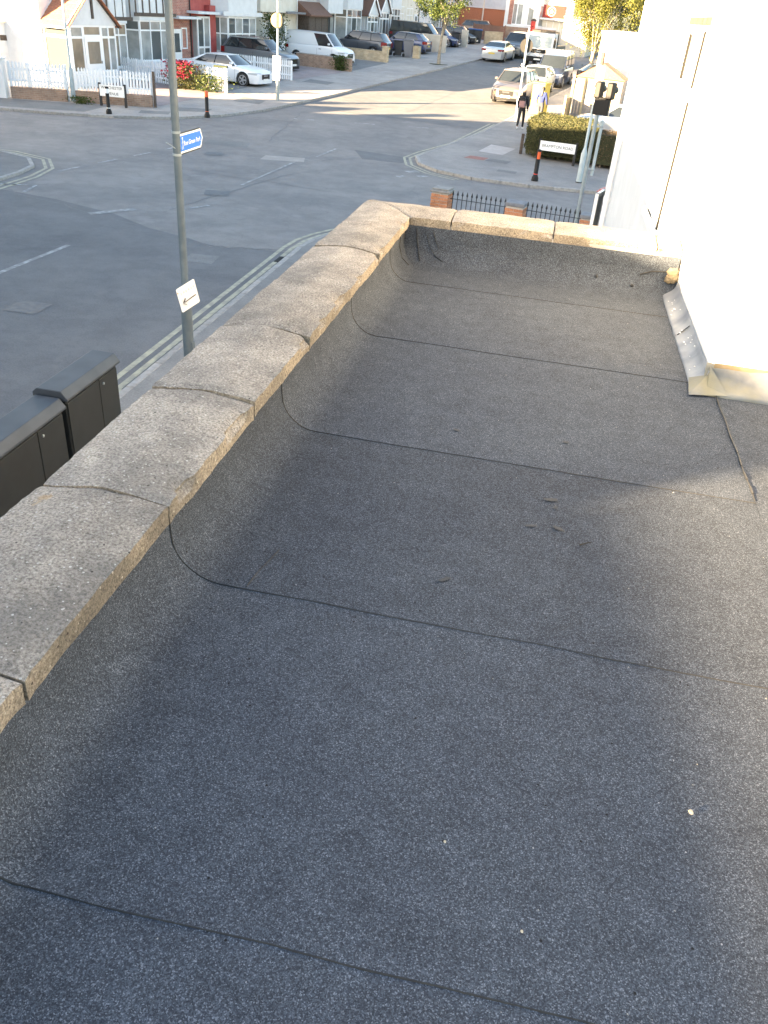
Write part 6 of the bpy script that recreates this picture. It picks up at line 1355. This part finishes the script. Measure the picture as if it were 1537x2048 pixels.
def hedge_block(name, label, poly, h, n, size, lm, seed):
    global rng
    rng = random.Random(seed); cx = sum(p[0] for p in poly) / len(poly); cy = sum(p[1] for p in poly) / len(poly); t = thing(name, label, 'hedge', (cx, cy, G(cy) + .1))
    P_ = [Vector((p[0] - cx, p[1] - cy)) for p in poly]; inn = [p * .95 for p in P_]
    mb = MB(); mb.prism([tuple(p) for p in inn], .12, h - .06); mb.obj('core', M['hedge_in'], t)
    mb = MB()
    for k, p in enumerate(inn[:6]): mb.tube((p.x * .9, p.y * .9, 0), (p.x * .85, p.y * .85, .3), .03, .02, n=6)
    mb.obj('stems', M['bark'], t)
    mb = MB(); area = []; m_ = len(P_)
    for i in range(m_): a, b = P_[i], P_[(i + 1) % m_]; area.append((b - a).length * h)
    xs = [p.x for p in P_]; ys = [p.y for p in P_]; A_top = (max(xs) - min(xs)) * (max(ys) - min(ys)) * .8; tot = sum(area) + A_top
    def inside(x, y):
        c = False
        for i in range(m_):
            a, b = P_[i], P_[(i + 1) % m_]
            if (a.y > y) != (b.y > y) and x < (b.x - a.x) * (y - a.y) / (b.y - a.y) + a.x: c = not c
        return c
    for i in range(n):
        r = rng.random() * tot
        if r > sum(area):
            while True:
                x, y = rng.uniform(min(xs), max(xs)), rng.uniform(min(ys), max(ys))
                if inside(x, y): break
            z = h - .05 + .035 * mnoise.noise(Vector((x * 2, y * 2, seed))) + rng.gauss(0, .012); leaf(mb, Vector((x, y, z)), size * rng.uniform(.6, 1.1))
        else:
            j = 0
            while r > area[j]: r -= area[j]; j += 1
            a, b = P_[j], P_[(j + 1) % m_]; q = rng.random(); z = rng.uniform(.05, h); p = a.lerp(b, q); nr = Vector((b.y - a.y, a.x - b.x)).normalized()
            k = .05 * mnoise.noise(Vector((p.x * 2.5, p.y * 2.5, z * 2.5 + seed))) + rng.gauss(0, .02) - (.10 if z < .25 else 0); leaf(mb, Vector((p.x + nr.x * k, p.y + nr.y * k, z)), size * rng.uniform(.6, 1.2))
    mb.obj('foliage', M[lm], t); return t
hedge_block('hedge', 'square clipped green hedge on the right corner behind the street name plate', [(-1.15, 35.55), (-.78, 34.95), (1.55, 34.55), (1.55, 38.3), (-.75, 38.9)], 1.30, 26000, .065, 'hedge', 21)
hedge_block('hedge', 'brown dried out hedge between the green hedge and the white house wall', [(1.6, 34.5), (5.2, 33.9), (5.2, 35.6), (1.6, 36.0)], 1.22, 10000, .065, 'hedge_brown', 22)
dp = thing('gate_post', 'short dark post at the left end of the clipped hedge', 'post', (-1.28, 35.75, G(35.7) + .1)); mb = MB(); mb.box(-.06, .06, -.06, .06, 0, .75); mb.obj('post', M['timber'], dp, bevel=.01)

# ------------------------------------------------------------------ people
def skin(name, verts, edges, radii, m, parent, lv=1):
    me = bpy.data.meshes.new(name); me.from_pydata(verts, edges, []); o = bpy.data.objects.new(name, me); COL.objects.link(o); o.parent = parent
    md = o.modifiers.new('skin', 'SKIN'); md.use_smooth_shade = True
    for d, r in zip(me.skin_vertices[0].data, radii): d.radius = (r, r) if not isinstance(r, tuple) else r
    me.skin_vertices[0].data[0].use_root = True
    sb = o.modifiers.new('sub', 'SUBSURF'); sb.levels = lv; sb.render_levels = lv; me.materials.append(m); return o
def person(x, y, head, label, hgt, top, legs, hairm, walk, hood, pack=None):
    t = thing('person', label, 'person', (x, y, G(y) + .1), head); t.scale = (hgt / 1.7,) * 3; sw = walk
    # local +y is where the walker looks
    V = {}
    V['pel'] = (0, 0, .92); V['wst'] = (0, .01, 1.06); V['chs'] = (0, .0, 1.28); V['nck'] = (0, .0, 1.44); V['nk2'] = (0, .02, 1.50)
    for s, n in ((-1, 'l'), (1, 'r')):
        f = sw * s
        V['hip' + n] = (s * .09, 0, .88); V['kne' + n] = (s * .095, .13 * f + .03, .48); V['ank' + n] = (s * .10, .24 * f - .04, .09 + (.05 if f < 0 else 0)); V['toe' + n] = (s * .11, .24 * f + .12, .03)
        V['sho' + n] = (s * .185, 0, 1.40); V['elb' + n] = (s * .25, -.09 * f - .02, 1.13); V['wri' + n] = (s * .25, -.13 * f + .09, .90)
    rad = dict(pel=(.145, .105), wst=(.125, .09), chs=(.15, .10), nck=.06, nk2=.052, hip=.082, kne=.056, ank=.038, toe=.034, sho=.058, elb=.042, wri=.030)
    def build(nm, keys, eds, m, grow=0.0):
        ks = list(keys); rr = []
        for k in ks:
            r = rad.get(k, rad.get(k[:3])); rr.append(tuple(q + grow for q in r) if isinstance(r, tuple) else r + grow)
        return skin(nm, [V[k] for k in ks], [(ks.index(a), ks.index(b)) for a, b in eds], rr, m, t, 2)
    E0 = [('pel', 'wst'), ('wst', 'chs'), ('chs', 'nck'), ('nck', 'nk2')]; EL_ = []; EA = []
    for n in 'lr': EL_ += [('pel', 'hip' + n), ('hip' + n, 'kne' + n), ('kne' + n, 'ank' + n), ('ank' + n, 'toe' + n)]; EA += [('chs', 'sho' + n), ('sho' + n, 'elb' + n), ('elb' + n, 'wri' + n)]
    build('body', V.keys(), E0 + EL_ + EA, M['skin'])
    build('trousers', ['pel', 'wst'] + [k + n for n in 'lr' for k in ('hip', 'kne', 'ank')], [('pel', 'wst')] + [e for e in EL_ if 'toe' not in e[1]], legs, .014)
    build('jacket', ['pel', 'wst', 'chs', 'nck'] + [k + n for n in 'lr' for k in ('sho', 'elb', 'wri')], E0[:3] + EA, top, .022)
    for s, n in ((-1, 'l'), (1, 'r')):
        a = Vector(V['ank' + n]); b = Vector(V['toe' + n]); skin('shoe', [(a.x, a.y - .04, a.z - .04), tuple((a + b) / 2 - Vector((0, 0, .015))), tuple(b)], [(0, 1), (1, 2)], [.045, .045, .04], M['sign_white'] if hood else M['black'], t)
        w_ = Vector(V['wri' + n]); pa = w_ + Vector((0, .03, -.09)); skin('hand', [tuple(w_), tuple(pa)], [(0, 1)], [(.026, .020), (.036, .018)], M['skin'], t)
        for k in range(4):
            b0 = pa + Vector((0, -.026 + k * .018, -.01)); ln = (.062, .072, .068, .052)[k]; skin('finger', [tuple(b0), tuple(b0 + Vector((-s * .006, .002, -ln * .55))), tuple(b0 + Vector((-s * .022, .004, -ln)))], [(0, 1), (1, 2)], [.009, .0085, .007], M['skin'], t)
        b0 = w_ + Vector((0, .055, -.05)); skin('thumb', [tuple(b0 - Vector((0, .02, 0))), tuple(b0 + Vector((-s * .004, .022, -.03))), tuple(b0 + Vector((-s * .01, .03, -.058)))], [(0, 1), (1, 2)], [.012, .010, .008], M['skin'], t)
    # head with a face
    bm = bmesh.new(); bmesh.ops.create_uvsphere(bm, u_segments=20, v_segments=14, radius=1)
    for v in bm.verts:
        c = v.co; k = 1 - .12 * max(0, -c.z); v.co = Vector((c.x * .073 * k, c.y * .093 * (1 if c.z > -.3 else 1 - .1 * (-c.z)), c.z * .112))
        if c.y > .8 and abs(c.x) < .25 and -.35 < c.z < .1: v.co.y += .016
    for f in bm.faces: f.smooth = True
    me = bpy.data.meshes.new('head'); bm.to_mesh(me); bm.free(); hd = put('head', me, M['skin'], t, (0, .035, 1.595))
    mb = MB()
    for s in (-1, 1): mb.lathe([(.010, 0), (.008, .004)], 8, Matrix.Translation((s * .030, .083, .008)) @ Matrix.Rotation(R(-90), 4, 'X'))
    mb.box(-.022, .022, .078, .084, -.052, -.046); mb.obj('face', M['hair'], hd)
    for s in (-1, 1): mb = MB(); mb.lathe([(.026, -.006), (.020, .008)], 10, Matrix.Translation((s * .073, -.01, 0)) @ Matrix.Rotation(R(90), 4, 'Y')); mb.obj('ear', M['skin'], hd)
    if hood: sk_ = [(0, -.01, 1.46), (0, -.035, 1.55), (0, .005, 1.64)], [(0, 1), (1, 2)], [(.10, .08), (.105, .095), (.095, .09)]
    else: sk_ = [(0, .02, 1.66), (0, -.045, 1.58), (0, -.085, 1.42), (0, -.10, 1.25)], [(0, 1), (1, 2), (2, 3)], [(.082, .075), (.088, .06), (.08, .035), (.05, .02)]
    if not hood:
        bm = bmesh.new(); bmesh.ops.create_uvsphere(bm, u_segments=18, v_segments=12, radius=1)
        for v in bm.verts: v.co = Vector((v.co.x * .086, v.co.y * .100, v.co.z * .118))
        bmesh.ops.delete(bm, geom=[f for f in bm.faces if f.calc_center_median().y > .045 and f.calc_center_median().z < .05], context='FACES')
        for f in bm.faces: f.smooth = True
        me = bpy.data.meshes.new('hair'); bm.to_mesh(me); bm.free(); put('hair', me, M['hair'], t, (0, .022, 1.602))
    skin('hood' if hood else 'hair', *sk_, M['cloth_black'] if hood else M['hair'], t, 2)
    if pack:
        mb = MB(); mb.prism([(-.14, 0), (.14, 0), (.15, .12), (.15, .36), (.10, .42), (-.10, .42), (-.15, .36), (-.15, .12)], 0, .16, Matrix.Translation((0, -.13, .98)) @ Matrix.Rotation(R(90), 4, 'X')); bp_ = tag(mb.obj('backpack', M[pack], None, bevel=.03), 'pink backpack with a dark top worn by the walker in black', 'backpack'); bp_.matrix_world = Matrix.Translation(t.location) @ Matrix.Rotation(head, 4, 'Z') @ Matrix.Scale(hgt / 1.7, 4)
        mb = MB(); mb.prism([(-.145, .27), (.145, .27), (.152, .36), (.10, .432), (-.10, .432), (-.152, .36)], -.004, .166, Matrix.Translation((0, -.128, .98)) @ Matrix.Rotation(R(90), 4, 'X')); mb.obj('flap', M['cloth_black'], bp_, bevel=.02)
        mb = MB()
        for s in (-1, 1): mb.bar((s * .10, -.14, 1.40), (s * .11, .02, 1.475), .04, .012); mb.bar((s * .11, .02, 1.475), (s * .12, .125, 1.35), .04, .012)
        mb.obj('strap', M['cloth_black'], bp_)
    return t
person(-1.72, 41.9, R(-8), 'person in a black hooded jacket and black trousers walking away', 1.62, M['cloth_black'], M['cloth_black'], None, .75, True, 'cloth_pink')
person(-.95, 44.2, R(-22), 'person with long dark hair in a blue jacket walking away by the yellow green cabinet', 1.60, M['cloth_blue'], M['cloth_grey'], None, -.6, False)
